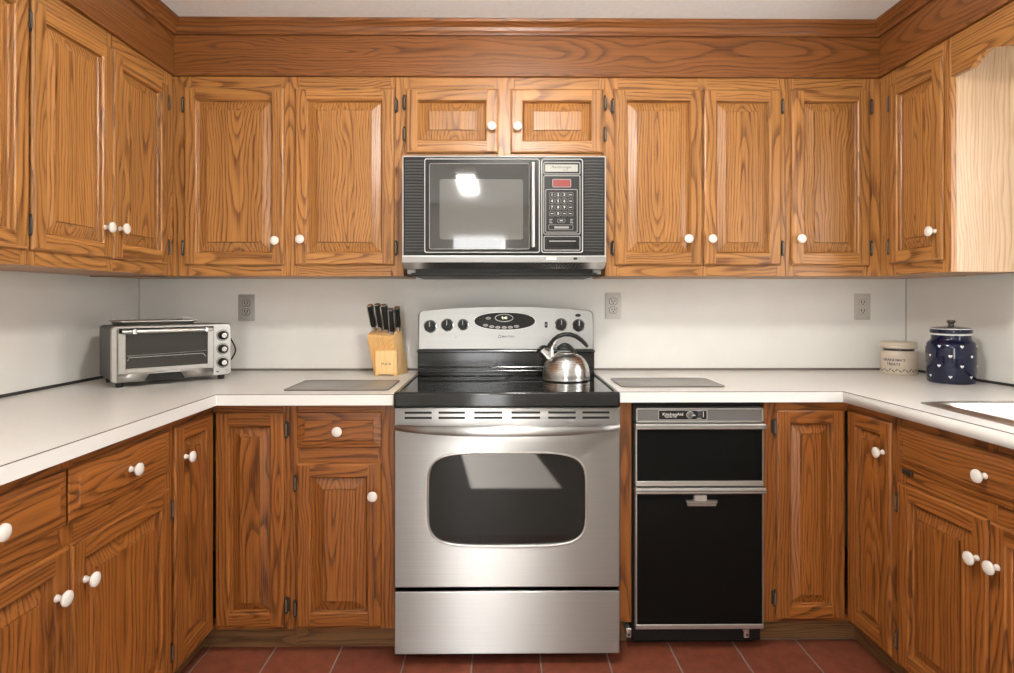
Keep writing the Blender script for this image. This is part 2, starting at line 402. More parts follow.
for lo, hi in (((WS0, -.015, WZ0), (WS0 + .05, .08, WZ1)), ((WS1 - .05, -.015, WZ0), (WS1, .08, WZ1)), ((WS0, -.015, WZ0), (WS1, .08, WZ0 + .05)), ((WS0, -.015, WZ1 - .05), (WS1, .08, WZ1)), ((WS0, .03, 1.54), (WS1, .06, 1.58))):
    wf.box(lo, hi, M['edge'], .003)
wo = struct(wf.build('window_1', loc=(XR, YB, 0), rot=(0, 0, WR)))
MB().box((WS0 + .05, .044, WZ0 + .05), (WS1 - .05, .048, WZ1 - .05), M['pane']).build('pane', wo)
DX0, DX1, DZ1 = -0.62, 0.10, 2.06
wb = MB()
wb.box((XL - .1, YREAR - .1, 0), (DX0, YREAR, ZC), M['paint']); wb.box((DX1, YREAR - .1, 0), (2.4, YREAR, ZC), M['paint'])
wb.box((DX0, YREAR - .1, DZ1), (DX1, YREAR, ZC), M['paint'])
struct(wb.build('wall_rear'))
df = MB()
for a, b in ((DX0, DX0 + .06), (DX1 - .06, DX1)): df.box((a, YREAR - .07, 0), (b, YREAR - .02, DZ1), M['edge'], .003)
for a, b in ((0, .12), (DZ1 - .08, DZ1)): df.box((DX0, YREAR - .068, a), (DX1, YREAR - .022, b), M['edge'], .003)
do = struct(df.build('door_1'))
for a, b in ((DX0 + .06, DX1 - .06),): MB().box((a, YREAR - .047, .12), (b, YREAR - .043, DZ1 - .08), M['pane']).build('pane', do)
# ceiling lamp behind the camera
cl = thing('ceiling_lamp', 'small box lamp with white diffuser on the ceiling further back in the room', 'lamp', (-.30, -.80, 2.27)); w, l = .18, .84
MB().box((-w / 2, -l / 2, .01), (w / 2, l / 2, ZC - 2.27), M['edge'], .004).build('lamp_housing', cl)
MB().box((-w / 2 + .02, -l / 2 + .02, 0), (w / 2 - .02, l / 2 - .02, .012), M['lamp'], .003).build('diffuser', cl)
cl = thing('globe_lamp', 'round white globe lamp hanging just below the kitchen ceiling', 'lamp', (.10, 1.08, ZC - .26))
b = MB(); b.lathe([(.10 * sin(pi * i / 18), .10 - .10 * cos(pi * i / 18)) for i in range(19)], M['globe'], 28); b.build('globe', cl)
b = MB(); b.lathe([(0, .195), (.045, .195), (.045, .215), (.012, .22), (.012, .235), (.06, .245), (.06, .26), (0, .26)], M['satin'], 24); b.build('lamp_canopy', cl)

# dark joint where the counter meets the walls
MB_ = MB().box((XL, YB - .006, ZT + .0005), (-.3705, YB, ZT + .010), M['seam']).box((.4065, YB - .006, ZT + .0005), (XR - .004, YB, ZT + .010), M['seam'])
struct(MB_.build('trim_1'))
struct(MB().box((XL, .9, ZT + .0005), (XL + .006, YB - .006, ZT + .010), M['gap']).build('trim_2'))
struct(MB().box((0.006, -.006, ZT + .0005), (1.8, 0, ZT + .010), M['gap']).build('trim_3', loc=(XR, YB, 0), rot=(0, 0, WR)))
# thin corner seams of the wall laminate
struct(MB().box((XL, YB - .004, ZT + .01), (XL + .003, YB, 1.335), M['seam_light']).build('trim_4'))
struct(MB().box((XR - .003, YB - .003, ZT + .01), (XR + .004, YB, 1.335), M['seam_light']).build('trim_5'))

# soffit boards and crown moulding
UYF, UXL, UXR = 2.38, -1.2975, 1.5086
ZS = 2.123
sb = MB()
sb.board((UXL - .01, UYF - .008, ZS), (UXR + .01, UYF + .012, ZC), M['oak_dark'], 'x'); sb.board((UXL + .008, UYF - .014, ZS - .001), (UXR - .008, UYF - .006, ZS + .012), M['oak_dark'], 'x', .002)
struct(sb.build('trim_6'))
def crown_profile(): return [(0, -.054), (.012, -.054), (.013, -.047), (.018, -.040), (.022, -.028), (.034, -.016), (.040, -.012), (.042, 0), (0, 0)]
def crown(p0, p1, out0, out1, name):
    """p0..p1 along the face; out = outward direction, mitred by shifting the ends"""
    V = []; n = 0; prof = crown_profile(); n = len(prof)
    d = Vector((p1[0] - p0[0], p1[1] - p0[1], 0)).normalized(); o = Vector((out0[0], out0[1], 0))
    for p, k in ((p0, out1[0]), (p1, out1[1])):
        for a, z in prof: V.append(tuple(Vector((p[0], p[1], ZC + z)) + o * a + d * (a * k)))
    F = [(i, (i + 1) % n, n + (i + 1) % n, n + i) for i in range(n)]
    b = MB(); ax = 'x' if abs(d.x) > .5 else 'y'
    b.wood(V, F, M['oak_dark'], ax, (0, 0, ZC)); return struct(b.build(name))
fy = UYF - .008; fx = UXL + .008; gx = UXR - .008
crown((fx, fy), (gx, fy), (0, -1), (1, -1), 'trim_7')
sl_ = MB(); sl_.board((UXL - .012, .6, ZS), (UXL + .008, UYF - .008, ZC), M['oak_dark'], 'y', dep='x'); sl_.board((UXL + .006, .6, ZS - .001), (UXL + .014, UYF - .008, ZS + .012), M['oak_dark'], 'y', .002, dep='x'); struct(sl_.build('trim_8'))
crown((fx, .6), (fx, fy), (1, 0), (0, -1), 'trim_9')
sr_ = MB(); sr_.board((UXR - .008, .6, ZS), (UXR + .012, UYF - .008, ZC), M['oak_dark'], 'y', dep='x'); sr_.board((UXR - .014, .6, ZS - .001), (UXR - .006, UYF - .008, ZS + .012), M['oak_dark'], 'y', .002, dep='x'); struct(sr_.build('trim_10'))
crown((gx, .6), (gx, fy), (-1, 0), (0, -1), 'trim_11')

# ------------------------------------------------------------------ cabinet kit
def knob_mb():
    b = MB()
    b.lathe([(0, .0), (.0085, .0), (.0085, .002), (.0062, .006), (.0058, .012), (.0085, .016), (.0150, .0185), (.0175, .0225), (.0168, .0265), (.0125, .0295), (.006, .0310), (0, .0313)], M['ceramic'], 28, T=AXY)
    return b
KNOB = None
def knob(parent, x, z, y=-.0235):
    global KNOB
    if KNOB is None:
        KNOB = knob_mb().build('knob', parent, (x, y, z)); return KNOB
    k = KNOB.copy(); COL.objects.link(k); k.parent = parent; k.location = (x, y, z); return k
HINGE = None
def hinge(parent, x, z):
    """barrel just outside the door edge; x at the barrel, y = 0 on the face frame"""
    global HINGE
    if HINGE is None:
        b = MB()
        b.box((-.009, -.003, -.024), (.009, -.0002, .024), M['bronze'], .0008)
        b.tube([(0, -.0075, -.026), (0, -.0075, .026)], .0052, M['bronze'], 10)
        b.box((-.0015, -.0145, -.021), (.0035, -.011, .021), M['bronze_light'], .0006)
        for z_ in (-.0275, .0275): b.lathe([(0, -.0035), (.003, -.003), (.0044, 0), (.003, .003), (0, .0035)], M['bronze'], 10, T=Matrix.Translation((0, -.0075, z_)))
        HINGE = b.build('hinge', parent, (x, -OFF, z)); return HINGE
    h = HINGE.copy(); COL.objects.link(h); h.parent = parent; h.location = (x, -OFF, z); return h

FT, OFF = .0235, .0105
OAK = M['oak']                                                       # door thickness
def quad(b, pts, m, ax, c, seed, v0, h0): b.wood_p(pts, [(0, 1, 2, 3)], m, ax, c, seed, v0, h0)
def door(parent, x, z, w, h, knob_at=None, hinge_side=None, rot=0.0, y0=0.0, sw=.055, m=None, hz=(.068, .068)):
    """raised-panel door; x, z lower left corner on the face frame; opens with hinge_side 'l' or 'r'"""
    m = m or OAK
    b = MB(); bd = {}
    for k, ax, c in (('L', 'z', (sw / 2, 0, h / 2)), ('R', 'z', (w - sw / 2, 0, h / 2)), ('B', 'x', (w / 2, 0, sw / 2)), ('T', 'x', (w / 2, 0, h - sw / 2))):
        bd[k] = (ax, c, random.random(), random.uniform(-.03, .03), random.uniform(-.05, .05))
    def ringrect(i): return [(i, i), (w - i, i), (w - i, h - i), (i, h - i)]
    prof = [(.005, -OFF + .001), (.005, -OFF - .0015), (0, -OFF - .0025), (0, -FT + .006), (.0022, -FT + .0022), (.007, -FT), None, (sw - .009, -FT), (sw - .005, -FT + .0035), (sw - .0045, -FT + .014), (sw, -FT + .0185)]
    prev = None
    for pr in prof:
        if pr is None: prev = None; continue
        if prev:
            (i0, d0), (i1, d1) = prev, pr; A, B_ = ringrect(i0), ringrect(i1)
            for k, e in (('B', 0), ('R', 1), ('T', 2), ('L', 3)):
                f = (e + 1) % 4
                quad(b, [(A[e][0], d0, A[e][1]), (A[f][0], d0, A[f][1]), (B_[f][0], d1, B_[f][1]), (B_[e][0], d1, B_[e][1])], m, *bd[k])
        prev = pr
    o, i = .007, sw - .009
    quad(b, [(o, -FT, o), (i, -FT, o), (i, -FT, h - o), (o, -FT, h - o)], m, *bd['L'])
    quad(b, [(w - i, -FT, o), (w - o, -FT, o), (w - o, -FT, h - o), (w - i, -FT, h - o)], m, *bd['R'])
    quad(b, [(i, -FT, o), (w - i, -FT, o), (w - i, -FT, i), (i, -FT, i)], m, *bd['B'])
    quad(b, [(i, -FT, h - i), (w - i, -FT, h - i), (w - i, -FT, h - o), (i, -FT, h - o)], m, *bd['T'])
    e = sw - .012; quad(b, [(e, 0, e), (e, 0, h - e), (w - e, 0, h - e), (w - e, 0, e)], m, *bd['L'])
    d = b.build('door', parent, (x - OFF * sin(rot), y0 + OFF * cos(rot), z), (0, 0, rot))
    # raised panel
    p = MB(); sd, v0, h0 = random.random(), random.uniform(-.025, .025), random.uniform(-.05, .05)
    bw = min(.033, (w - 2 * sw) * .22)
    st = [(sw - .004, -.0025), (sw, -FT + .0165), (sw + bw, -FT + .0060), (sw + bw + .0006, -FT + .0078), (sw + bw + .0022, -FT + .0072), (sw + bw + .0026, -FT + .0010)]
    c = (w / 2, 0, h / 2)
    for (i0, d0), (i1, d1) in zip(st, st[1:]):
        A, B_ = ringrect(i0), ringrect(i1)
        for e in range(4):
            f = (e + 1) % 4
            quad(p, [(A[e][0], d0, A[e][1]), (A[f][0], d0, A[f][1]), (B_[f][0], d1, B_[f][1]), (B_[e][0], d1, B_[e][1])], m, 'z', c, sd, v0, h0)
    i1, d1 = st[-1]; A = ringrect(i1); quad(p, [(q[0], d1, q[1]) for q in A], m, 'z', c, sd, v0, h0)
    p.build('raised_panel', d)
    if knob_at: knob(d, *knob_at)
    if hinge_side:
        hx = -.006 if hinge_side == 'l' else w + .006
        for zz in (hz[0], h - hz[1]): hinge(d, hx, zz)
    return d
def drawer(parent, x, z, w, h, knob_x=None, name='drawer', m=None, kz=None):
    m = m or OAK
    b = MB(); sd, v0, h0 = random.random(), random.uniform(-.03, .03), random.uniform(-.05, .05); c = (w / 2, 0, h / 2)
    st = [(.005, -OFF + .001), (.005, -OFF - .0015), (0, -OFF - .0025), (0, -OFF - .004), (.003, -OFF - .006), (.027, -.0195), (.0285, -FT)]
    def R(i): return [(i, i), (w - i, i), (w - i, h - i), (i, h - i)]
    for (i0, d0), (i1, d1) in zip(st, st[1:]):
        A, B_ = R(i0), R(i1)
        for e in range(4):
            f = (e + 1) % 4
            quad(b, [(A[e][0], d0, A[e][1]), (A[f][0], d0, A[f][1]), (B_[f][0], d1, B_[f][1]), (B_[e][0], d1, B_[e][1])], m, 'x', c, sd, v0, h0)
    quad(b, [(q[0], -FT, q[1]) for q in R(st[-1][0])], m, 'x', c, sd, v0, h0)
    quad(b, [(0, -OFF, 0), (0, -OFF, h), (w, -OFF, h), (w, -OFF, 0)], m, 'x', c, sd, v0, h0)
    d = b.build(name, parent, (x, OFF, z))
    knob(d, knob_x if knob_x is not None else w / 2, kz if kz is not None else h / 2)
    return d
def frame(parent, stiles, rails, m=None):
    """stiles (x0,x1,z0,z1), rails (x0,x1,z0,z1): the boards of the face frame, 19 mm thick behind y = 0"""
    m = m or OAK; b = MB()
    for x0, x1, z0, z1 in stiles: b.board((x0, 0, z0), (x1, .019, z1), m, 'z', .0008)
    for x0, x1, z0, z1 in rails: b.board((x0, .0003, z0), (x1, .019, z1), m, 'x', .0005)
    return b.build('face_frame', parent)
def carcass(parent, x0, x1, z0, z1, dep, top=True):
    m = OAK; b = MB(); t = .016
    b.board((x0, .019, z0), (x0 + t, dep, z1), m, 'z', .0005, dep='x'); b.board((x1 - t, .019, z0), (x1, dep, z1), m, 'z', .0005, dep='x')
    b.board((x0 + t, .019, z0 + .0004), (x1 - t, dep, z0 + .016), m, 'x', .0005, dep='z')
    if top: b.board((x0 + t, .019, z1 - t), (x1 - t, dep, z1), m, 'x', .0005, dep='z')
    b.box((x0 + t, dep - .006, z0 + .028), (x1 - t, dep, z1 - t), M['inside'])
    return b.build('carcass', parent)
def toe(parent, x0, x1, z1=.098, y=.065):
    b = MB(); b.board((x0, y, 0), (x1, y + .016, z1), M['toe'], 'x', .0005); return b.build('toe_kick', parent)

# ------------------------------------------------------------------ upper cabinets
UZ0, UZ1 = 1.335, ZS
DZ0, DZ1_ = 1.3775, 2.0765; DH = DZ1_ - DZ0
UD = YB - UYF - .004
grp_u = 'oak wall cabinets'
# back wall, left of the microwave (runs into the corner)
c = thing('wall_cabinet', 'oak two-door wall cabinet on the back wall left of the microwave', 'cabinet', (-.845, UYF, UZ0)); cx = -.845
frame(c, [(UXL - .0 - cx, -1.225 - cx, 0, UZ1 - UZ0), (-.872 - cx, -.800 - cx, 0, UZ1 - UZ0), (-.440 - cx, -.388 - cx, 0, UZ1 - UZ0)],
      [(a - cx, b_ - cx, z0 - UZ0, z1 - UZ0) for a, b_ in ((-1.225, -.872), (-.800, -.440)) for z0, z1 in ((UZ0, 1.395), (2.058, UZ1))] + [(-1.625 - cx, UXL - cx, -.003, .05)])
carcass(c, XL + .004 - cx, -.388 - cx, 0, UZ1 - UZ0, UD)
door(c, -1.2494 - cx, DZ0 - UZ0, .393, DH, (.364, .095), 'l')
door(c, -.8154 - cx, DZ0 - UZ0, .391, DH, (.028, .1), 'r')
# over the microwave
c = thing('wall_cabinet', 'short oak wall cabinet with two small doors above the microwave', 'cabinet', (.012, UYF, 1.797)); cx = .012; zz = 1.797
frame(c, [(-.387 - cx, -.360 - cx, 0, UZ1 - zz), (-.030 - cx, .052 - cx, 0, UZ1 - zz), (.384 - cx, .4095 - cx, 0, UZ1 - zz)],
      [(a - cx, b_ - cx, z0 - zz, z1 - zz) for a, b_ in ((-.360, -.030), (.052, .384)) for z0, z1 in ((zz, 1.832), (2.058, UZ1))])
carcass(c, -.387 - cx, .4095 - cx, 0, UZ1 - zz, UD)
door(c, -.3784 - cx, 1.8205 - zz, .3648, .2545, (.340, .100), 'l', hz=(.075, .055))
door(c, .0352 - cx, 1.8205 - zz, .3674, .2545, (.026, .100), 'r', hz=(.075, .055))
# right of the microwave
c = thing('wall_cabinet', 'oak two-door wall cabinet on the back wall right of the microwave', 'cabinet', (.77, UYF, UZ0)); cx = .77
frame(c, [(.411 - cx, .462 - cx, 0, UZ1 - UZ0), (.78 - cx, .815 - cx, 0, UZ1 - UZ0), (1.095 - cx, 1.1295 - cx, 0, UZ1 - UZ0)],
      [(a - cx, b_ - cx, z0 - UZ0, z1 - UZ0) for a, b_ in ((.462, .78), (.815, 1.095)) for z0, z1 in ((UZ0, 1.395), (2.058, UZ1))])
carcass(c, .411 - cx, 1.1295 - cx, 0, UZ1 - UZ0, UD)
door(c, .4465 - cx, DZ0 - UZ0, .3495, DH, (.287, .103), 'l')
door(c, .8012 - cx, DZ0 - UZ0, .3076, DH, (.026, .103), 'r')
c = thing('wall_cabinet', 'oak single-door wall cabinet at the right end of the back wall', 'cabinet', (1.32, UYF, UZ0)); cx = 1.32
frame(c, [(1.1305 - cx, 1.162 - cx, 0, UZ1 - UZ0), (1.440 - cx, UXR - cx, 0, UZ1 - UZ0)],
      [(1.162 - cx, 1.440 - cx, z0 - UZ0, z1 - UZ0) for z0, z1 in ((UZ0, 1.395), (2.058, UZ1))] + [(UXR - cx, 1.855 - cx, .0, .05)])
carcass(c, 1.1305 - cx, XR - .006 - cx, 0, UZ1 - UZ0, UD)
door(c, 1.1501 - cx, DZ0 - UZ0, .3132, DH, (.028, .103), 'r')
# left wall
LZ0, LZ1 = 1.3775, 2.073
def left_upper(s0, s1, label, doors, stiles):
    sc = (s0 + s1) / 2
    c = thing('wall_cabinet', label, 'cabinet', (UXL, sc, UZ0), pi / 2)
    frame(c, [(a - sc, b_ - sc, 0, UZ1 - UZ0) for a, b_ in stiles], [(p[1] - sc, q[0] - sc, z0 - UZ0, z1 - UZ0) for p, q in zip(stiles, stiles[1:]) for z0, z1 in ((UZ0, 1.395), (2.058, UZ1))])
    carcass(c, s0 - sc, s1 - sc, 0, UZ1 - UZ0, -XL + UXL - .004)
    for x, w, k, hs in doors: door(c, x - sc, LZ0 - UZ0, w, LZ1 - LZ0, k, hs)
    return c
left_upper(1.651, UYF - .002, 'oak two-door wall cabinet on the left wall next to the corner', [(1.657, .339, (.298, .098), 'l'), (2.000, .328, (.030, .102), 'r')], [(1.651, 1.68), (1.982, 2.012), (2.312, UYF - .002)])
left_upper(.92, 1.650, 'oak wall cabinet on the left wall, cut off by the left edge of the photo', [(.93, .34, (.30, .105), 'l'), (1.280, .365, (.034, .105), 'r')], [(.92, .95), (1.26, 1.29), (1.625, 1.650)])
# right wall
RA = -pi / 2
c = thing('wall_cabinet', 'oak single-door wall cabinet on the right wall with sunlit pale end panel', 'cabinet', (UXR, UYF - .19, UZ0), RA); cx = .19
frame(c, [(.002 - cx, .095 - cx, 0, UZ1 - UZ0), (.340 - cx, .378 - cx, 0, UZ1 - UZ0)], [(.095 - cx, .340 - cx, z0 - UZ0, z1 - UZ0) for z0, z1 in ((UZ0, 1.395), (2.058, UZ1))])
carcass(c, .002 - cx, .362 - cx, 0, UZ1 - UZ0, .31)
door(c, .0710 - cx, DZ0 - UZ0, .280, .690, (.250, .100), 'l')
b = MB(); b.board((.362 - cx, .019, 0), (.378 - cx, .352, UZ1 - UZ0), M['oak_lit'], 'z', .0006, dep='x'); e_ = b.build('end_panel', c); e_['label'] = 'sunlit pale end panel'
# scalloped valance over the sink window
va = thing('window_valance', 'scalloped oak valance board above the sink at the upper right', 'valance', (UXR, UYF - .95, 1.99), RA)
half = [(.379, 1.990), (.440, 1.989), (.466, 1.990), (.476, 1.996), (.488, 2.006), (.502, 2.014), (.520, 2.0195), (.540, 2.0195), (.562, 2.014), (.584, 2.005), (.602, 1.998), (.625, 1.995), (.66, 1.999), (.72, 2.012), (.80, 2.024), (.90, 2.029), (.95, 2.030)]
full = half + [(1.90 - s, z) for s, z in half[::-1][1:]]
out = [(s - .95, z - 1.99) for s, z in full] + [(1.90 - .379 - .95, ZS - .001 - 1.99), (.379 - .95, ZS - .001 - 1.99)]
n_ = len(full)
b = MB(); V = [(x, y, z) for y in (.0, .019) for x, z in out]; k_ = len(out)
F = [tuple(range(k_))[::-1], tuple(range(k_, 2 * k_))] + [(i, (i + 1) % k_, k_ + (i + 1) % k_, k_ + i) for i in range(k_)]
b.wood(V, F, M['oak'], 'x', (0, 0, .07)); b.build('scalloped_board', va)

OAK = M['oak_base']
# ------------------------------------------------------------------ base cabinets
BZ0, BZ1 = .098, .8825
DB0, DB1, DT = .110, .676, .852                                  # door bottom, door top under a drawer, tall door / drawer top
def base_front(c, cx, stiles, opens, drawers=True):
    frame(c, [(a - cx, b_ - cx, BZ0, BZ1) for a, b_ in stiles],
          [(p[1] - cx, q[0] - cx, z0, z1) for p, q in zip(stiles, stiles[1:]) for z0, z1 in (((BZ0, .118), (.668, .736), (.846, BZ1)) if drawers else ((BZ0, .118), (.846, BZ1)))])
# left wall: two drawers over two doors
s0, s1 = .93, 1.8205; cx = (s0 + s1) / 2
c = thing('base_cabinet', 'oak base cabinet on the left wall with two drawers over two doors', 'cabinet', (-1.003, cx, 0), pi / 2)
base_front(c, cx, [(s0, .985), (1.365, 1.412), (1.797, s1)], 2)
carcass(c, s0 - cx, s1 - cx, BZ0, BZ1, .622, top=False); toe(c, s0 - cx, s1 - cx)
door(c, .965 - cx, DB0, .4215, DB1 - DB0, (.378, .466), 'l')
door(c, 1.391 - cx, DB0, .417, DB1 - DB0, (.044, .466), 'r')
drawer(c, .962 - cx, .725, .4215, .127); drawer(c, 1.391 - cx, .725, .417, .127, .218)
# left corner cabinet with two doors meeting in the corner
c = thing('corner_cabinet', 'oak corner base cabinet left of the range with two narrow doors meeting at an angle', 'cabinet', (-1.003, 2.088, 0))
b = MB(); RL = Matrix.Rotation(pi / 2, 4, 'Z')
for lo, hi, ax in (((.001, .0, .846), (.268, .019, BZ1), 'x'), ((.001, .0, BZ0), (.268, .019, .118), 'x'), ((.240, -.0003, BZ0), (.268, .019, BZ1), 'z')): b.board(lo, hi, M['oak_base'], ax, .0006)
for lo, hi, ax in (((-.2665, .0, .846), (.0, .019, BZ1), 'x'), ((-.2665, .0, BZ0), (.0, .019, .118), 'x'), ((-.2665, -.0003, BZ0), (-.252, .019, BZ1), 'z')): b.board(lo, hi, M['oak_base'], ax, .0006, T=RL)
b.build('face_frame', c)
b = MB(); b.board((.252, .019, BZ0), (.268, .62, BZ1), M['oak_base'], 'z', .0005, dep='x'); b.board((-.2665, .019, BZ0), (-.2505, .62, BZ1), M['oak_base'], 'z', .0005, dep='x', T=RL)
b.board((-.61, .05, BZ0), (.25, .62, BZ0 + .016), M['oak_base'], 'x', .0005, dep='z'); b.build('carcass', c)
b = MB(); b.board((-.065, .065, 0), (.268, .081, BZ0), M['toe'], 'x', .0005); b.board((-.2665, .065, 0), (.065, .081, BZ0), M['toe'], 'x', .0005, T=RL); b.build('toe_kick', c)
door(c, .0150, DB0, .2375, DT - DB0, None, 'r', hz=(.075, .06))
door(c, 0.0, DB0, .2380, DT - DB0, (.052, .640), None, rot=pi / 2, y0=-.2540)
# one drawer and one door, left of the range
cx = -.553
c = thing('base_cabinet', 'narrow oak base cabinet with one drawer and one door left of the range', 'cabinet', (cx, 2.088, 0))
base_front(c, cx, [(-.734, -.700), (-.430, -.3705)], 1)
carcass(c, -.734 - cx, -.3705 - cx, BZ0, BZ1, .62, top=False); toe(c, -.734 - cx, -.3705 - cx)
door(c, -.7084 - cx, DB0, .2915, DB1 - DB0, (.2665, .458), 'l', hz=(.063, .07))
drawer(c, -.7084 - cx, .728, .2915, .124, .1455)
# filler strip between range and compactor
fs = MB(); fs.board((-.023, 0, BZ0), (.023, .019, BZ1), M['oak_base'], 'z', .0008); fs.board((-.022, .065, 0), (.022, .08, BZ0), M['toe'], 'z', .0005)
fs.board((-.0215, .019, BZ0), (-.006, .55, BZ1), M['oak_base'], 'z', .0005, dep='x')
tag(fs.build('filler_strip', loc=(.4365, 2.123, 0)), 'narrow upright oak filler strip between the range and the black compactor', 'trim')
# right corner cabinet
SPL = radians(2.6); RB = -pi / 2 + SPL; XC, YC = 1.2306, 2.123
c = thing('corner_cabinet', 'oak corner base cabinet right of the black compactor with two narrow angled doors', 'cabinet', (XC, YC, 0))
b = MB(); RR = Matrix.Rotation(RB, 4, 'Z')
for lo, hi, ax in (((.930 - XC, .0, .846), (-.001, .019, BZ1), 'x'), ((.930 - XC, .0, BZ0), (-.001, .019, .118), 'x'), ((.9305 - XC, -.0003, BZ0), (.990 - XC, .019, BZ1), 'z')): b.board(lo, hi, M['oak_base'], ax, .0006)
for lo, hi, ax in (((.0, .0, .846), (.2475, .019, BZ1), 'x'), ((.0, .0, BZ0), (.2475, .019, .118), 'x'), ((.225, -.0003, BZ0), (.2475, .019, BZ1), 'z')): b.board(lo, hi, M['oak_base'], ax, .0006, T=RR)
b.build('face_frame', c)
b = MB(); b.board((.9305 - XC, .019, BZ0), (.9465 - XC, .58, BZ1), M['oak_base'], 'z', .0005, dep='x'); b.board((.2315, .019, BZ0), (.2475, .58, BZ1), M['oak_base'], 'z', .0005, dep='x', T=RR)
b.board((.95 - XC, .05, BZ0), (.58, .58, BZ0 + .016), M['oak_base'], 'x', .0005, dep='z'); b.build('carcass', c)
b = MB(); b.board((.9305 - XC, .065, 0), (.065, .081, BZ0), M['toe'], 'x', .0005); b.board((-.065, .065, 0), (.2475, .081, BZ0), M['toe'], 'x', .0005, T=RR); b.build('toe_kick', c)
door(c, .9715 - XC, DB0, .2435, DT - DB0, None, 'l', hz=(.075, .06))
door(c, .0145 * sin(SPL), DB0, .2185, DT - DB0, (.187, .640), None, rot=RB, y0=-.0145 * cos(SPL))
# sink cabinet
s0, s1 = .2485, .965; cx = (s0 + s1) / 2
c = thing('sink_cabinet', 'oak sink cabinet on the right with false drawer front over a pair of doors', 'cabinet', (XC + cx * sin(SPL), YC - cx * cos(SPL), 0), RB)
base_front(c, cx, [(s0, .290), (.580, .612), (.93, s1)], 2)
carcass(c, s0 - cx, s1 - cx, BZ0, BZ1, .58, top=False); toe(c, s0 - cx, s1 - cx)
door(c, .264 - cx, DB0, .330, DB1 - DB0, (.300, .455), 'l')
door(c, .598 - cx, DB0, .330, DB1 - DB0, (.027, .457), 'r')
drawer(c, .264 - cx, .722, .664, .130, .325, 'false_drawer_front')
b = MB(); b.box((.282 - cx, -.010, .706), (.322 - cx, -.001, .7195), M['bronze'], .001); b.build('hinge_plate', c)
# ------------------------------------------------------------------ countertops
def slab(b, outline, z0, z1, m): return b.loft([[(x, y, z0) for x, y in outline], [(x, y, z1) for x, y in outline]], m)
TC = .0375
ct = thing('countertop', 'pale laminate L-shaped countertop left of the range carrying the toaster oven', 'countertop', (-1.25, 1.9, ZT - TC))
T0 = Matrix.Translation((1.25, -1.9, -(ZT - TC)))
def child(b, name, parent):                                        # world-space mesh under a root that is only translated
    o = b.build(name, parent, tuple(-parent.location)); return o
LX, LY = -.965, 2.035
b = MB(); slab(b, [(XL + .001, .88), (LX, .88), (LX, LY), (-.3675, LY), (-.3675, YB - .001), (XL + .001, YB - .001)], ZT - TC, ZT, M['counter']); child(b, 'top_slab', ct)
b = MB(); b.box((LX, LY - .0016, ZT - TC - .0005), (-.3672, LY, ZT - .0026), M['edge']); b.box((LX, .88, ZT - TC - .0005), (LX + .0016, LY - .0016, ZT - .0026), M['edge']); child(b, 'edge_band', ct)
b = MB(); b.box((LX, LY - .0013, ZT - .0026), (-.3673, LY, ZT - .0002), M['seam']); b.box((LX, .88, ZT - .0026), (LX + .0013, LY - .0013, ZT - .0002), M['seam']); child(b, 'edge_seam', ct)

RX, RY = 1.1926, 2.085
tn = tan(SPL); tw = tan(radians(4.25))
def edge_x(y): return RX + (RY - y) * tn
def wall_x(y): return XR + (YB - y) * tw - .001
ct2 = thing('countertop', 'pale laminate L-shaped countertop right of the range with sink and jars', 'countertop', (1.3, 1.9, ZT - TC))
b = MB(); Yn = .90
HX0, HX1, HY0, HY1 = 1.315, 1.700, 1.20, 1.825
cells = [[(.4045, RY), (RX, RY), (RX, YB - .001), (.4045, YB - .001)],
         [(RX, RY), (wall_x(RY), RY), (wall_x(YB), YB - .001), (RX, YB - .001)]]
def strip(y0, y1, cols):
    for a0, a1 in cols:
        f = lambda c, y: edge_x(y) if c == 'e' else wall_x(y) if c == 'w' else c
        cells.append([(f(a0, y0), y0), (f(a1, y0), y0), (f(a1, y1), y1), (f(a0, y1), y1)])
strip(Yn, HY0, [('e', HX0), (HX0, HX1), (HX1, 'w')]); strip(HY0, HY1, [('e', HX0), (HX1, 'w')]); strip(HY1, RY, [('e', HX0), (HX0, HX1), (HX1, 'w')])
for q in cells:
    b.add([(x, y, ZT) for x, y in q], [(0, 1, 2, 3)], M['counter']); b.add([(x, y, ZT - TC) for x, y in q], [(3, 2, 1, 0)], M['counter'])
ol = [(.4045, YB - .001), (.4045, RY), (RX, RY), (edge_x(Yn), Yn), (wall_x(Yn), Yn), (wall_x(YB), YB - .001)]
for loop in (ol, [(HX0, HY0), (HX1, HY0), (HX1, HY1), (HX0, HY1)]):
    for i in range(len(loop)):
        p, q = loop[i], loop[(i + 1) % len(loop)]
        b.add([(*p, ZT - TC), (*q, ZT - TC), (*q, ZT), (*p, ZT)], [(0, 1, 2, 3)], M['counter'])
child(b, 'top_slab', ct2)
def band(z0, z1, t, m, name):
    b = MB(); b.box((.4042, RY - t, z0), (RX, RY, z1), m)
    slab(b, [(RX, RY), (RX - t, RY - t), (edge_x(Yn) - t, Yn), (edge_x(Yn), Yn)], z0, z1, m); child(b, name, ct2)
band(ZT - TC - .0005, ZT - .0026, .0016, M['edge'], 'edge_band'); band(ZT - .0026, ZT - .0002, .0013, M['seam'], 'edge_seam')

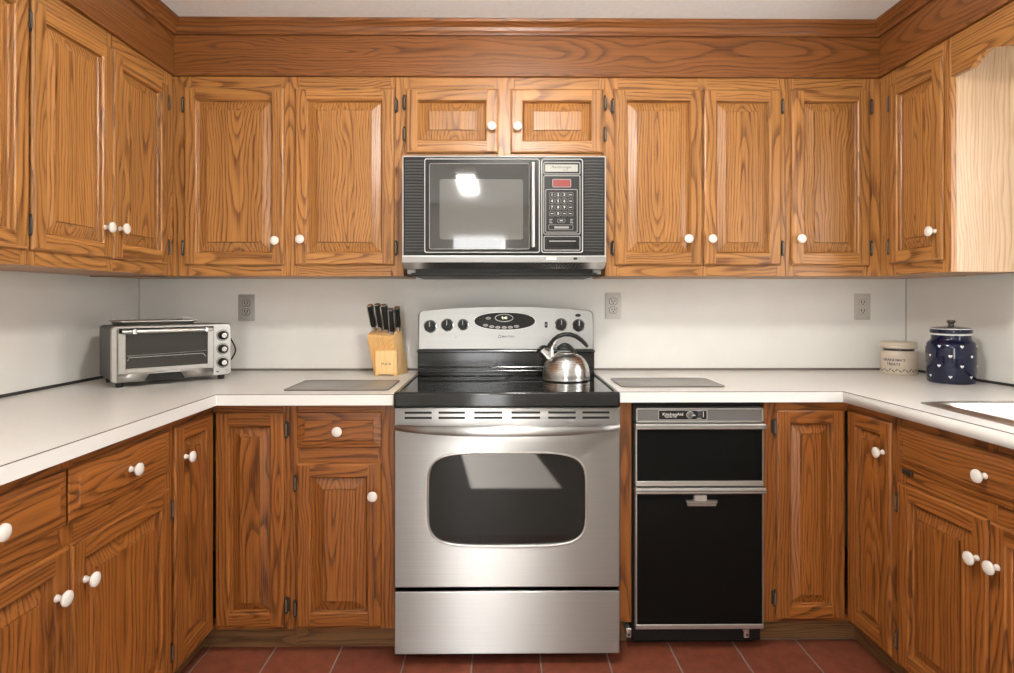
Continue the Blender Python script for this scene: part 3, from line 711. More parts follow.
def cutting_board(x0, x1, y0, y1, label):
    b = MB(); w, h = x1 - x0, y1 - y0
    b.loft([[(x, y, 0) for x, y in rr(w, h, .018)], [(x, y, .0025) for x, y in rr(w, h, .018)], [(x, y, .0032) for x, y in rr(w - .002, h - .002, .017)]], M['board']); b.tube([(x, y, .0024) for x, y in rr(w + .002, h + .002, .019)], .0022, M['seam'], 6, closed=True)
    o = b.build('cutting_board', loc=((x0 + x1) / 2, (y0 + y1) / 2, ZT + .0002)); return tag(o, label, 'cutting board', 'grey cutting boards set in the counter')
cutting_board(-.765, -.400, 2.106, 2.357, 'flat grey board on the counter left of the range, in front of the knife block')
cutting_board(.438, .815, 2.180, 2.410, 'flat grey board on the counter right of the range, above the black compactor')

# ------------------------------------------------------------------ sink
sk = thing('kitchen_sink', 'stainless steel drop-in sink at the right edge of the counter', 'sink', (1.507, 1.512, ZT))
b = MB(); SW, SH = .440, .682
def ring(i, z, r): return [(x, y, z) for x, y in rr(SW - 2 * i, SH - 2 * i, r, 7)]
b.loft([ring(0, .0002, .03), ring(.0015, .003, .029), ring(.020, .0045, .028), ring(.024, .0075, .03), ring(.029, .0085, .034), ring(.034, .0075, .04), ring(.038, .0035, .045), ring(.044, -.004, .05), ring(.050, -.02, .055), ring(.062, -.150, .06), ring(.085, -.168, .06), ring(.15, -.172, .03)], M['steel_sink'], cap0=False)
b.build('basin', sk)
b = MB(); b.lathe([(0, -.1715), (.020, -.1705), (.038, -.169), (.042, -.1712), (.042, -.172)], M['chrome'], 24); b.build('drain', sk)

# ------------------------------------------------------------------ range
RXC = .0183
rg = thing('range', 'stainless steel electric range with black glass cooktop between the cabinets', 'range', (RXC, 2.36, 0))
def rb(fn, name, par=None, loc=None):
    b = MB(); fn(b); return b.build(name, par or rg, loc if loc is not None else (0, -2.36, 0))
hw = .3815
def f(b):
    b.box((-hw + .002, 2.062, .045), (hw - .002, 2.66, .896), M['black'], .003)
    for x in (-.33, .33):
        for y in (2.12, 2.6): b.lathe([(0, 0), (.018, 0), (.018, .012), (.009, .016), (.009, .05), (0, .05)], M['black'], 14, T=Matrix.Translation((x, y, 0)))
rb(f, 'body')
RD = 2.025
# drawer
rb(lambda b: b.box((-hw, RD + .001, .0440), (hw, RD + .036, .2560), M['steel'], .004, 2), 'drawer')
# oven door with rounded window opening: steel panel around it
WA, WB_, WZc = .2650, .1565, .5675
def win(k=1.0, add=0.0):
    pts = superell(WA + add, WB_ + add, 5.2, 64)
    return [(x * (1 - .018 * (1 - z / WB_) / 2) if False else x, z + WZc - .004 * (x / WA) ** 2 * (1 if z > 0 else -1)) for x, z in pts]
DZa, DZb = .2697, .8770
def f(b):
    b.flat = True
    o = win(); n = len(o)
    rect = []
    for x, z in o:                                               # project the window outline out to the door's rectangle
        zc = z - WZc; up = (DZb - WZc) if zc > 0 else (WZc - DZa)
        k = min(hw / max(abs(x), 1e-6), up / max(abs(zc), 1e-6)); rect.append((x * k, WZc + zc * k))
    # snap the nearest points to the corners
    for cx_, cz_ in ((hw, DZb), (-hw, DZb), (-hw, DZa), (hw, DZa)):
        i = min(range(n), key=lambda i: (rect[i][0] - cx_) ** 2 + (rect[i][1] - cz_) ** 2); rect[i] = (cx_, cz_)
    def sh(p, e): return (p[0] * (1 - e / hw), WZc + (p[1] - WZc) * (1 - e / .3))
    b.loft([[(x, RD + .034, z) for x, z in rect], [(x, RD + .004, z) for x, z in rect], [(sh(p, .0025)[0], RD + .0005, sh(p, .0025)[1]) for p in rect], [(sh(p, .004)[0], RD, sh(p, .004)[1]) for p in rect],
            [(x, RD, z) for x, z in win(add=.004)], [(x, RD + .006, z) for x, z in o]], M['steel'], cap0=True, cap1=False)
odr = rb(f, 'oven_door')
def f(b):
    pts = [(x, RD - .0005, z) for x, z in win(add=.002)]
    b.tube(pts, .0038, M['satin'], 8, closed=True)
rb(f, 'window_trim', odr, (0, 0, 0))
def f(b):
    b.loft([[(x, RD + .0045, z) for x, z in win(add=-.0005)], [(x, RD + .012, z) for x, z in win(add=-.0005)]], M['oven_glass'])
rb(f, 'window_glass', odr, (0, 0, 0))
def f(b):
    K = 28; pts = []; rad = []
    for i in range(K + 1):
        t = -1 + 2 * i / K; e = 1 - abs(t) ** 6
        pts.append((t * .374, RD - .006 - .046 * (1 - abs(t) ** 4.5), .8125 - .004 * (1 - t * t))); rad.append(.0100 + .0095 * (1 - t ** 2))
    b.tube(pts, rad, M['steel'], 14, up=(0, 0, 1), flat=.95)
    for s in (-1, 1): b.box((s * .374 - .006, RD - .012, .801), (s * .374 + .006, RD + .002, .823), M['satin'], .004, 2)
rb(f, 'door_handle', odr, (0, 0, 0))
def f(b):
    for (x0, x1) in ((-.346, -.254), (-.232, -.142), (-.112, -.016), (.014, .112), (.138, .232), (.254, .346)):
        for z in (.8600, .8425): b.box((x0, RD - .0006, z - .0042), (x1, RD + .004, z + .0042), M['black'], .001)
rb(f, 'vent_slots', odr, (0, 0, 0))
# cooktop
CZ = .9300
def f(b):
    out = rr(2 * hw, .680, .012, 4); cy = 2.010 + .340
    b.loft([[(x, y + cy, CZ - .046) for x, y in out], [(x, y + cy, CZ - .010) for x, y in out], [(x * .9965, y * .9965 + cy, CZ - .002) for x, y in out], [(x * .990, y * .990 + cy, CZ) for x, y in out],
            [(x * .955, y * .955 + cy, CZ) for x, y in out], [(x * .950, y * .950 + cy, CZ - .003) for x, y in out]], M['black_enamel'], cap1=False)
    b.add([(x * .950, y * .950 + cy, CZ - .003) for x, y in out], [tuple(range(len(out)))], M['black_gloss'])
ctp = rb(f, 'cooktop')
for x, y, r in ((-.175, 2.17, .112), (.185, 2.16, .090), (-.175, 2.40, .085), (.185, 2.40, .108)):
    def f(b):
        for q in (r, r * .93):
            k = 48; V = []; 
            for i in range(k):
                a = 2 * pi * i / k; V += [(x + q * cos(a), y + q * sin(a), CZ - .0027), (x + (q - .0025) * cos(a), y + (q - .0025) * sin(a), CZ - .0027)]
            b.add(V, [(2 * i, 2 * ((i + 1) % k), 2 * ((i + 1) % k) + 1, 2 * i + 1) for i in range(k)], M['ring'])
    rb(f, 'burner_ring', ctp, (0, 0, 0))
for s in (-1, 1): rb(lambda b: b.box((s * (hw - .012) - .003, 2.03, CZ - .001), (s * (hw - .012) + .003, 2.51, CZ + .0025), M['grey'], .001), 'side_trim', ctp, (0, 0, 0))
# backguard
BW = .3755
def f(b):
    b.box((-BW + .002, 2.535, .900), (BW - .002, 2.66, 1.022), M['black_enamel'], .003)
    b.tube([(-BW + .01, 2.531, .957), (BW - .01, 2.531, .957)], .0035, M['black_enamel'], 8)
    b.box((-BW, 2.520, 1.018), (BW, 2.665, 1.030), M['black_enamel'], .004, 2)
    b.box((-BW + .004, 2.517, .934), (BW - .004, 2.54, .946), M['black_enamel'], .003, 2)
bgd = rb(f, 'backguard')
TILT = radians(-5.5)
pn = []
for i in range(25):
    x = BW - 2 * BW * i / 24; zt = .186 - .020 * (x / BW) ** 2
    if i in (0, 24): continue
    pn.append((x, zt))
pn = [(-BW, 0), (BW, 0), (BW, .140), (BW - .001, .152), (BW - .006, .161), (BW - .015, .1665)] + pn[1:-1] + [(-BW + .015, .1665), (-BW + .006, .161), (-BW + .001, .152), (-BW, .140)]
b = MB(); b.flat = True
b.loft([[(x, .070, z) for x, z in pn], [(x, .012, z) for x, z in pn], [(x * .994, .003, z * .985 + .001) for x, z in pn], [(x * .984, 0, z * .965 + .003) for x, z in pn]], M['steel_panel'])
panel = b.build('control_panel', rg, (0, 2.548 - 2.36, 1.0295), (TILT, 0, 0))
def pxp(px, py):                                                   # photo measurement on the panel face
    x, z = img(px, py, 2.562); return x - RXC, (z - 1.0295) * 1.012
def knob_range(px, py, r):
    x, z = pxp(px, py); b = MB()
    b.lathe([(r + .0035, 0), (r + .0035, .002), (r + .001, .0035), (r + .001, .001)], M['chrome'], 28, T=toward(x, .0005, z))
    b.lathe([(r, 0), (r, .004), (r * .92, .012), (r * .85, .0135), (0, .0135)], M['black'], 28, T=toward(x, 0, z))
    b.box((x - .0045, -.022, z - r * .88), (x + .0045, -.012, z + r * .88), M['black'], .003, 2)
    b.box((x - .0011, -.0226, z - r * .1), (x + .0011, -.0215, z + r * .8), M['white'])
    b.build('knob', panel)
for px, py, r in ((430.2, 326.6, .0245), (447.3, 325.2, .0240), (463, 324.9, .0210), (561, 324.7, .0235), (578.5, 325.6, .0240)): knob_range(px, py, r)
x0, z0 = pxp(504.7, 321.3); b = MB()
ov = superell(.130, .037, 2.2, 48)
b.loft([[(x + x0, .001, z + z0) for x, z in ov], [(x + x0, -.0015, z + z0) for x, z in ov], [(x * .985 + x0, -.002, z * .96 + z0) for x, z in ov]], M['black'])
b.tube([(x * 1.005 + x0, -.0008, z * 1.01 + z0) for x, z in ov], .0012, M['satin'], 6, closed=True)
disp = b.build('display', panel)
b = MB(); x1, z1 = pxp(504.1, 318.2); e = superell(.038, .0155, 2, 40)
b.tube([(x + x1, -.0025, z + z1) for x, z in e], .0013, M['white'], 6, closed=True)
b.text('9:41', .015, M['clock'], at_front(x1 + .002, -.0026, z1), bold=.0004); b.build('clock', disp)
for px, py in ((488.3, 318.5), (485.6, 325.4), (491.7, 326.8), (497.8, 327.5), (504.2, 327.6), (510.3, 327.4), (516.5, 326.5)):
    x, z = pxp(px, py); b = MB(); e = superell(.0112, .0058, 2, 24)
    b.loft([[(p + x, -.0015, q + z) for p, q in e], [(p + x, -.003, q + z) for p, q in e], [(p * .9 + x, -.0034, q * .85 + z) for p, q in e]], M['grey_print']); b.box((x - .005, -.0037, z - .0008), (x + .005, -.0033, z + .0008), M['ink']); b.build('button', disp)
b = MB(); x, z = pxp(499.6, 336.6)
b.loft([[(p + x, .0005, q + z) for p, q in rr(.0125, .0115, .003)], [(p + x, -.0006, q + z) for p, q in rr(.0125, .0115, .003)]], M['ink'])
b.text('M', .0085, M['white'], at_front(x, -.0008, z), bold=.0002); b.text('MAYTAG', .0115, M['ink'], at_front(x + .0095, -.0008, z), align='LEFT', sx=1.15, bold=.0002); b.build('brand_lettering', panel)
x, z = pxp(546, 324.9); b = MB()
b.loft([[(p + x, .0005, q + z) for p, q in rr(.013, .026, .0055)], [(p + x, -.004, q + z) for p, q in rr(.012, .025, .005)]], M['black']); b.box((x - .004, -.0075, z - .004), (x + .004, -.003, z + .004), M['grey'], .001); b.build('rocker_switch', panel)
x, z = pxp(578, 315.6); b = MB(); e = superell(.0125, .0068, 2, 28); b.loft([[(p + x, .001, q + z) for p, q in e], [(p + x, -.001, q + z) for p, q in e]], M['black']); b.build('indicator_light', panel)
b = MB()
for px, py in ((429.5, 340.2), (447.5, 338), (462.5, 337.5), (456, 337.4), (545.5, 331.7), (552, 337.5), (561, 337)):
    x, z = pxp(px, py); b.box((x - .0022, -.0006, z - .0012), (x + .0022, .001, z + .0012), M['ink'] if px == 456 else M['grey_print'])
b.build('markings', panel)

# ------------------------------------------------------------------ kettle
KX, KY, KR = .252, 2.352, .0925
kt = thing('kettle', 'rounded stainless steel kettle with black arched handle on the range', 'kettle', (KX, KY, CZ - .0028))
b = MB(); b.lathe([(0, .0), (.086, .0), (.0915, .003), (.0925, .007), (.0915, .010), (.0922, .016), (.0918, .030), (.089, .048), (.083, .065), (.074, .080), (.061, .092), (.046, .1005), (.036, .104), (.0345, .106), (0, .106)], M['steel_v'], 48, mats=[M['black']] + [M['steel_v']] * 13); b.build('body', kt)
b = MB(); b.lathe([(.037, .1035), (.037, .1065), (.034, .1085), (.018, .112), (0, .113)], M['steel_v'], 32)
ld = b.build('lid', kt)
b = MB(); K = 14; pts = [(-.034 + .072 * i / K, 0, .110 + .030 * sin(pi * (.12 + .86 * i / K)) - .010 * i / K) for i in range(K + 1)]
b.tube(pts, [.0065 + .003 * sin(pi * i / K) for i in range(K + 1)], M['black'], 12, up=(0, 1, 0), flat=1.5); b.build('lid_handle', ld)
b = MB(); b.tube([(-.052, 0, .072), (-.070, 0, .088), (-.089, -.002, .108), (-.099, -.003, .121)], [.0215, .019, .0165, .0160], M['steel_v'], 22)
spt = b.build('spout', kt)
b = MB(); b.tube([(-.0965, -.003, .1185), (-.1035, -.0035, .1275)], [.0172, .0165], M['black'], 20); b.tube([(-.095, 0, .128), (-.083, 0, .131), (-.076, 0, .126)], .0055, M['black'], 10); b.build('spout_cap', spt)
b = MB(); b.tube([(-.052, 0, .088), (-.058, 0, .105), (-.055, 0, .125), (-.046, 0, .143), (-.034, 0, .160)], [.015, .011, .0095, .008, .006], M['steel_v'], 16, up=(0, 1, 0), flat=1.3); b.build('handle_strut', kt)
b = MB(); P = [(-.073, .125), (-.062, .142), (-.048, .158), (-.030, .171), (-.008, .178), (.018, .1775), (.040, .170), (.060, .156), (.076, .140), (.085, .129)]
b.tube([(x, 0, z) for x, z in P], [.0050, .0066, .0075, .0080, .0085, .0088, .0088, .0085, .0078, .0055], M['black'], 14, up=(0, 1, 0), flat=1.45); b.build('handle', kt)

# ------------------------------------------------------------------ microwave
MY = 2.285; MZ0 = 1.332
mw = thing('microwave', 'black and chrome microwave oven mounted under the short cabinet above the range', 'microwave', (.0097, MY, MZ0))
def mp(px, py): x, z = img(px, py, MY); return x - .0097, z - MZ0
def mrect(px0, py0, px1, py1): (a, b_), (c_, d_) = mp(px0, py0), mp(px1, py1); return min(a, c_), min(b_, d_), max(a, c_), max(b_, d_)
def outline_tube(b, r, rad, m, y, cr=.010, k=8): b.tube([(x + (r[0] + r[2]) / 2, y, z + (r[1] + r[3]) / 2) for x, z in rr(r[2] - r[0], r[3] - r[1], cr, 4)], rad, m, k, closed=True)
def plate(b, r, y0, y1, m, cr=.006):
    o = rr(r[2] - r[0], r[3] - r[1], cr, 4); cx_, cz_ = (r[0] + r[2]) / 2, (r[1] + r[3]) / 2
    b.loft([[(x + cx_, y0, z + cz_) for x, z in o], [(x + cx_, y1, z + cz_) for x, z in o]], m)
X0, Zb, X1, Zt = mrect(402.4, 155.8, 605.8, 262.8)
b = MB(); b.box((X0, .006, Zb), (X1, .425, Zt), M['black'], .002); b.box((X0 + .004, .0, Zb + .004), (X1 - .004, .01, Zt - .004), M['black'], .001); cs = b.build('case', mw)
b = MB()
for r_ in (((X0, -.002, Zb), (X0 + .004, .012, Zt)), ((X1 - .004, -.002, Zb), (X1, .012, Zt)), ((X0, -.002, Zt - .004), (X1, .012, Zt))): b.box(*r_, M['silver'], .001)
b.build('edge_trim', mw)
for px0, px1 in ((405, 423.2), (584.5, 603.6)):
    b = MB(); a, z0, c_, z1 = mrect(px0, 159.5, px1, 252); k = 31
    b.box((a, .001, z0), (c_, .004, z1), M['black'])
    for i in range(k):
        z = z0 + (z1 - z0) * (i + .5) / k; p_ = (z1 - z0) / k; b.box((a, -.004, z - p_ * .24), (c_, .002, z + p_ * .24), M['slat'])
    b.build('louver_grille', mw)
r = mrect(425, 159.6, 539.3, 253)
b = MB(); plate(b, r, -.016, .0, M['black'], .008); outline_tube(b, (r[0] + .001, r[1] + .001, r[2] - .001, r[3] - .001), .0022, M['silver'], -.0155, .008)
dr = b.build('door', mw)
b = MB(); r2 = mrect(430, 164.5, 529, 249.5); plate(b, r2, -.0175, -.0150, M['smoke'], .006); outline_tube(b, r2, .0011, M['grey_print'], -.0172, .006)
r3 = mrect(440, 180, 523, 240); plate(b, r3, -.0178, -.0160, M['smoke_screen'], .010); b.build('door_glass', dr)
b = MB(); xa, za = mp(532.6, 163.5); xb, zb = mp(532.6, 249)
b.box((xa - .0125, -.019, zb - .004), (xa + .0125, -.014, za + .004), M['black'], .002)
b.tube([(xa, -.036, zb + .006), (xa, -.036, za - .004)], .0072, M['satin'], 14, up=(1, 0, 0), flat=1.0)
for z in (zb + .008, za - .006): b.box((xa - .006, -.036, z - .005), (xa + .006, -.015, z + .005), M['chrome'], .002)
b.build('door_handle', dr)
r = mrect(541.3, 159.6, 582.4, 253); b = MB(); plate(b, r, -.012, .0, M['black'], .009); outline_tube(b, (r[0] + .001, r[1] + .001, r[2] - .001, r[3] - .001), .0022, M['silver'], -.0115, .009)
for q in (mrect(543.6, 163, 579.6, 174.6), mrect(543.6, 176.4, 579.6, 234.4), mrect(543.8, 236.6, 579.6, 250.4)): outline_tube(b, q, .0012, M['silver'], -.0120, .004)
r3 = mrect(545.5, 190, 576.8, 232.5); outline_tube(b, r3, .0009, M['silver'], -.0120, .003)
cp = b.build('control_panel', mw)
b = MB(); r = mrect(545, 165.2, 577.4, 172.4); plate(b, r, -.0135, -.0115, M['plate_cream'], .0015); cx_, cz_ = (r[0] + r[2]) / 2, (r[1] + r[3]) / 2
b.text('Radarange', .0125, M['ink'], at_front(cx_ - .002, -.0137, cz_ + .0035), shear=.35, sx=1.45); b.text('Amana', .0065, M['ink'], at_front(cx_ + .014, -.0137, cz_ - .0075), shear=.3, sx=1.2); b.box((cx_ - .044, -.0138, cz_ - .0080), (cx_ - .012, -.0134, cz_ - .0070), M['grey_print']); b.build('nameplate', cp)
b = MB(); r = mrect(552.4, 180, 570.4, 187.6); outline_tube(b, r, .0013, M['grey_print'], -.0125, .003); plate(b, (r[0] + .001, r[1] + .001, r[2] - .001, r[3] - .001), -.0128, -.0115, M['led'], .002); b.build('display', cp)
keys = ['1', '2', '3', '-', '4', '5', '6', '—', '7', '8', '9', '—', '-', '0', '-', '■']
for i, kx in enumerate(keys):
    px, py = 551.7 + 6.15 * (i % 4), 195.4 + 6.25 * (i // 4); x, z = mp(px, py); b = MB()
    q = (x - .0094, z - .0088, x + .0094, z + .0088); plate(b, q, -.0135, -.0118, M['black'], .003); outline_tube(b, q, .0005, M['grey_print'], -.0134, .003, 5)
    if kx.isdigit(): b.text(kx, .0135, M['white'], at_front(x, -.0137, z), bold=.0004)
    else: b.box((x - .005, -.0138, z - .0012), (x + .005, -.0134, z + .0012), M['white'])
    b.build('button', cp)
b = MB()
for i in range(3):
    for px in (550.8, 571.5): x, z = mp(px, 219.8 + i * 1.7); b.box((x - .0065, -.0126, z - .0013), (x + .0055 - .003 * (i % 2), -.0118, z + .0013), M['grey_print'])
r = mrect(548.5, 225.2, 572.5, 230); outline_tube(b, r, .0007, M['grey_print'], -.0122, .002, 5); r = mrect(554, 226.8, 568.5, 228.8); b.box((r[0], -.0126, r[1]), (r[2], -.0118, r[3]), M['grey_print'])
b.build('key_legend', cp)
x, z = mp(561, 221.2); b = MB(); q = (x - .014, z - .0062, x + .014, z + .0062); plate(b, q, -.0138, -.0118, M['black'], .003); outline_tube(b, q, .0007, M['grey_print'], -.0136, .003, 5); b.box((x - .006, -.0141, z - .001), (x + .006, -.0136, z + .0015), M['white']); b.build('button', cp)
b = MB(); r = mrect(547, 239.5, 576.5, 246.5); plate(b, r, -.0150, -.0118, M['black_enamel'], .003); b.box((r[0] + .006, -.0156, r[3] - .009), (r[2] - .004, -.0148, r[3] - .006), M['satin'], .001); b.build('door_release', cp)
# lower chrome rail, slanted lip and vent underneath
b = MB(); z0 = mp(0, 255.2)[1]; z1 = mp(0, 262.3)[1]; z2 = mp(0, 268.6)[1]
b.box((X0, -.010, z1), (X1, .02, z0), M['satin'], .0015); b.box((X0 + .001, -.0108, z0 - .0265), (X1 - .001, -.0095, z0 - .0055), M['rail'], .0004)
b.add([(X0, -.012, z1), (X1, -.012, z1), (X1 - .006, .010, z2), (X0 + .006, .010, z2), (X0, .05, z1), (X1, .05, z1), (X1 - .006, .05, z2), (X0 + .006, .05, z2)], [(0, 1, 2, 3), (0, 4, 5, 1), (3, 2, 6, 7), (0, 3, 7, 4), (1, 5, 6, 2), (4, 7, 6, 5)], M['chrome'])
rl = b.build('lower_rail', mw)
for px, w_, mm in ((541, .008, 'grey_print'), (551, .020, 'white'), (575, .007, 'black'), (583, .008, 'grey_print')): x, z = mp(px, 258.8); b = MB(); b.box((x - w_, -.0115, z - .0042), (x + w_, -.0105, z + .0042), M[mm], .0005); b.build('switch_mark' if mm != 'black' else 'lamp_switch', rl)
b = MB(); b.box((X0 + .016, .028, .010), (X1 - .016, .40, z2 + .003), M['black'], .003); b.box((X0 + .03, .016, .0), (X1 - .03, .40, .012), M['black'], .003)
for s in (X0 + .014, X1 - .046): b.box((s, .02, .006), (s + .032, .06, z2 + .001), M['grey'], .003)
b.build('hood_vent', mw)

# ------------------------------------------------------------------ trash compactor
CY = 2.098
cpx = thing('trash_compactor', 'black two-panel trash compactor with chrome trim bars right of the range', 'compactor', (.6925, CY, 0))
def cpnt(px, py): x, z = img(px, py, CY); return x - .6925, z
def crect(px0, py0, px1, py1): (a, b_), (c_, d_) = cpnt(px0, py0), cpnt(px1, py1); return min(a, c_), min(b_, d_), max(a, c_), max(b_, d_)
b = MB(); b.box((-.2285, .030, .030), (.2285, .55, .876), M['black'], .002); b.box((-.215, .075, 0), (.215, .5, .04), M['black'])
bd_ = b.build('body', cpx)
b = MB(); r = crect(635.6, 408, 763, 422.2); b.box((r[0], -.002, r[1]), (r[2], .03, r[3]), M['grey'], .001)
for q in ((r[0], r[1], r[2], r[1] + .006), (r[0], r[3] - .005, r[2], r[3]), (r[0], r[1], r[0] + .006, r[3]), (r[2] - .006, r[1], r[2], r[3])): b.box((q[0], -.005, q[1]), (q[2], 0, q[3]), M['satin'], .001)
pc = b.build('control_panel', cpx)
b = MB(); r = crect(658.4, 410.3, 706.8, 419.6); plate(b, r, -.003, -.001, M['black'], .003); outline_tube(b, r, .0011, M['satin'], -.003, .003)
x, z = cpnt(672.6, 414.2); b.text('KitchenAid', .0145, M['white'], at_front(x, -.0034, z), bold=.0001, sx=1.12)
x, z = cpnt(670.5, 416.6); b.text('Superba 500', .0085, M['white'], at_front(x, -.0034, z), bold=0)
x, z = cpnt(699.4, 414.2); b.box((x - .006, -.004, z - .008), (x + .006, -.002, z + .008), M['ink']); b.box((x + .0115, -.0036, z - .010), (x + .014, -.003, z + .010), M['white']); b.box((x - .010, -.0036, z + .0115), (x + .006, -.003, z + .0135), M['white']); b.box((x - .010, -.0036, z - .0145), (x + .006, -.003, z - .0128), M['white'])
b.build('label', pc)
x, z = cpnt(689.5, 414.6); b = MB(); b.lathe([(.0115, 0), (.0115, .004), (.009, .005), (.009, .012), (0, .012)], M['grey'], 20, T=toward(x, -.003, z)); b.tube([(x + .0115 * cos(t * pi / 10), -.0055, z + .0115 * sin(t * pi / 10)) for t in range(20)], .0011, M['white'], 6, closed=True); b.box((x + .004, -.016, z - .002), (x + .016, -.008, z + .002), M['satin'], .001); b.build('knob', pc)
def panel_door(name, py0, py1, bar0, bar1, sill):
    b = MB(); r = crect(637, py0, 762.2, py1); b.box((r[0], .0, r[1]), (r[2], .03, r[3]), M['black_matte'], .001); o = b.build(name, cpx)
    b = MB(); q = crect(634.8, bar0, 764.8, bar1); b.box((q[0], -.016, q[1]), (q[2], .02, q[3]), M['satin'], .004, 2); b.box((q[0] + .002, -.0175, (q[1] + q[3]) / 2 - .0015), (q[2] - .002, -.0155, (q[1] + q[3]) / 2 + .0015), M['grey']); b.build('trim_bar', o)
    b = MB(); b.box((r[0] - .006, -.003, r[1]), (r[0], .02, r[3]), M['satin'], .001); b.box((r[2], -.003, r[1]), (r[2] + .004, .02, r[3]), M['satin'], .001); s0_, s1_ = crect(635, sill[0], 762, sill[1])[1::2]; b.box((r[0] - .006, -.004, s0_), (r[2] + .004, .02, s1_), M['satin'], .0015); b.build('edge_trim', o)
    return o
panel_door('upper_panel', 428.6, 481, 423.2, 428.6, (481, 485.8))
lo = panel_door('lower_door', 492.8, 624.6, 487.2, 492.8, (624.4, 628.4))
b = MB(); r = crect(693.2, 494.2, 706, 499.8); b.box((r[0], -.012, r[1]), (r[2], .002, r[3]), M['satin'], .002)
r = crect(685.2, 499.2, 715.8, 504.6); b.add([(r[0], -.018, r[3]), (r[2], -.018, r[3]), (r[2] - .005, -.015, r[1]), (r[0] + .005, -.015, r[1]), (r[0], -.004, r[3]), (r[2], -.004, r[3]), (r[2] - .005, -.004, r[1]), (r[0] + .005, -.004, r[1])], [(0, 1, 2, 3), (0, 4, 5, 1), (3, 2, 6, 7), (0, 3, 7, 4), (1, 5, 6, 2), (4, 7, 6, 5)], M['satin']); b.box((r[0] + .004, -.0185, r[1] + .008), (r[2] - .004, -.016, r[1] + .010), M['grey']); b.build('handle', lo)
for px in (629, 747.5):
    b = MB(); x, z = cpnt(px, 634.5); b.box((x - .010, .006, z - .017), (x + .010, .012, z + .017), M['satin'], .003); b.lathe([(0, 0), (.0045, 0), (.0045, .003), (0, .003)], M['ink'], 12, T=toward(x + .001, .0065, z - .004)); b.box((x - .008, .012, z + .002), (x + .008, .05, z + .016), M['satin']); b.build('mounting_bracket', bd_)

# ------------------------------------------------------------------ toaster oven, in its own frame: x along the front, y back, z up
TA = radians(42.3)
TFL = Vector((-1.3985, 2.160, ZT)); TWd, TDp, THt, TFt = .411, .246, .206, .0185
to = thing('toaster_oven', 'stainless steel toaster oven standing askew in the left counter corner', 'toaster oven', TFL + Matrix.Rotation(TA, 3, 'Z') @ Vector((TWd / 2, TDp / 2, 0)), TA)
TB = Matrix.Translation((-TWd / 2, -TDp / 2, 0))
zb, zt = TFt, TFt + THt
def tbuild(fn, name, par=to):
    b = MB(); fn(b, TB if par is to else TB); return b.build(name, par)
def f(b, T):
    o = rr(TWd - .006, THt - .006, .014, 5); c_ = (TWd / 2, (zb + zt) / 2)
    b.loft([[(x + c_[0], .010, z + c_[1]) for x, z in o], [(x + c_[0], TDp, z + c_[1]) for x, z in o]], M['steel_dull'], T=T)
    for x in (.03, TWd - .03):
        for y in (.028, TDp - .03): b.lathe([(0, 0), (.011, 0), (.0125, .006), (.0125, zb + .004), (0, zb + .004)], M['rubber'], 16, T=T @ Matrix.Translation((x, y, 0)))
tbd = tbuild(f, 'body')
def f(b, T):
    o = rr(TWd, THt, .013, 5); c_ = (TWd / 2, (zb + zt) / 2)
    b.loft([[(x + c_[0], .016, z + c_[1]) for x, z in o], [(x + c_[0], .004, z + c_[1]) for x, z in o], [(x * .985 + c_[0], .0, z * .97 + c_[1]) for x, z in o]], M['steel_toaster'], T=T)
    b.box((.0175, -.0006, zb + .005), (.0195, .003, zt - .008), M['black'], T=T); b.box((.3425, -.0006, zb + .014), (.3445, .003, zt - .008), M['black'], T=T)
bez = tbuild(f, 'front_bezel')
def f(b, T):                                                       # crumb tray panel with a trapezoid notch
    b.prism([(.0205, zb + .003), (.105, zb + .003), (.118, zb + .026), (.226, zb + .026), (.240, zb + .003), (.342, zb + .003), (.342, zb + .032), (.0205, zb + .032)], -.004, .0, M['steel_toaster'], T=T)
    b.box((.105, -.0008, zb + .001), (.240, .002, zb + .026), M['black'], T=T)
tbuild(f, 'crumb_tray', bez)
dz0, dz1 = zb + .034, zt - .010
def f(b, T):
    for lo_, hi_ in (((.021, -.006, dz0), (.044, 0, dz1)), ((.3215, -.006, dz0), (.342, 0, dz1)), ((.044, -.006, dz0), (.3215, 0, zb + .050)), ((.044, -.006, zt - .028), (.3215, 0, dz1))): b.box(lo_, hi_, M['steel_toaster'], .001, T=T)
td = tbuild(f, 'door', bez)
def f(b, T): b.box((.044, -.0035, zb + .050), (.3215, -.001, zt - .028), M['toaster_glass'], T=T)
tg = tbuild(f, 'door_glass', td)
def f(b, T):
    y = -.0042; b.tube([(.050, y, zb + .078), (.054, y, zb + .090), (.306, y, zb + .092), (.314, y, zb + .078)], .0012, M['chrome'], 6, T=T)
    b.tube([(.048, y, zb + .096), (.318, y, zb + .102)], .0007, M['satin'], 5, T=T)
tbuild(f, 'wire_rack', td)
def f(b, T):
    b.box((.022, -.010, zt - .027), (.341, -.004, zt - .009), M['black'], .002, T=T)
    b.tube([(.030, -.024, zt - .021), (.332, -.024, zt - .021)], .0078, M['steel_toaster'], 14, T=T, up=(0, 0, 1))
    for x in (.072, .316): b.box((x - .010, -.034, zt - .031), (x + .004, -.006, zt - .011), M['chrome'], .004, 2, T=T)
tbuild(f, 'door_handle', td)
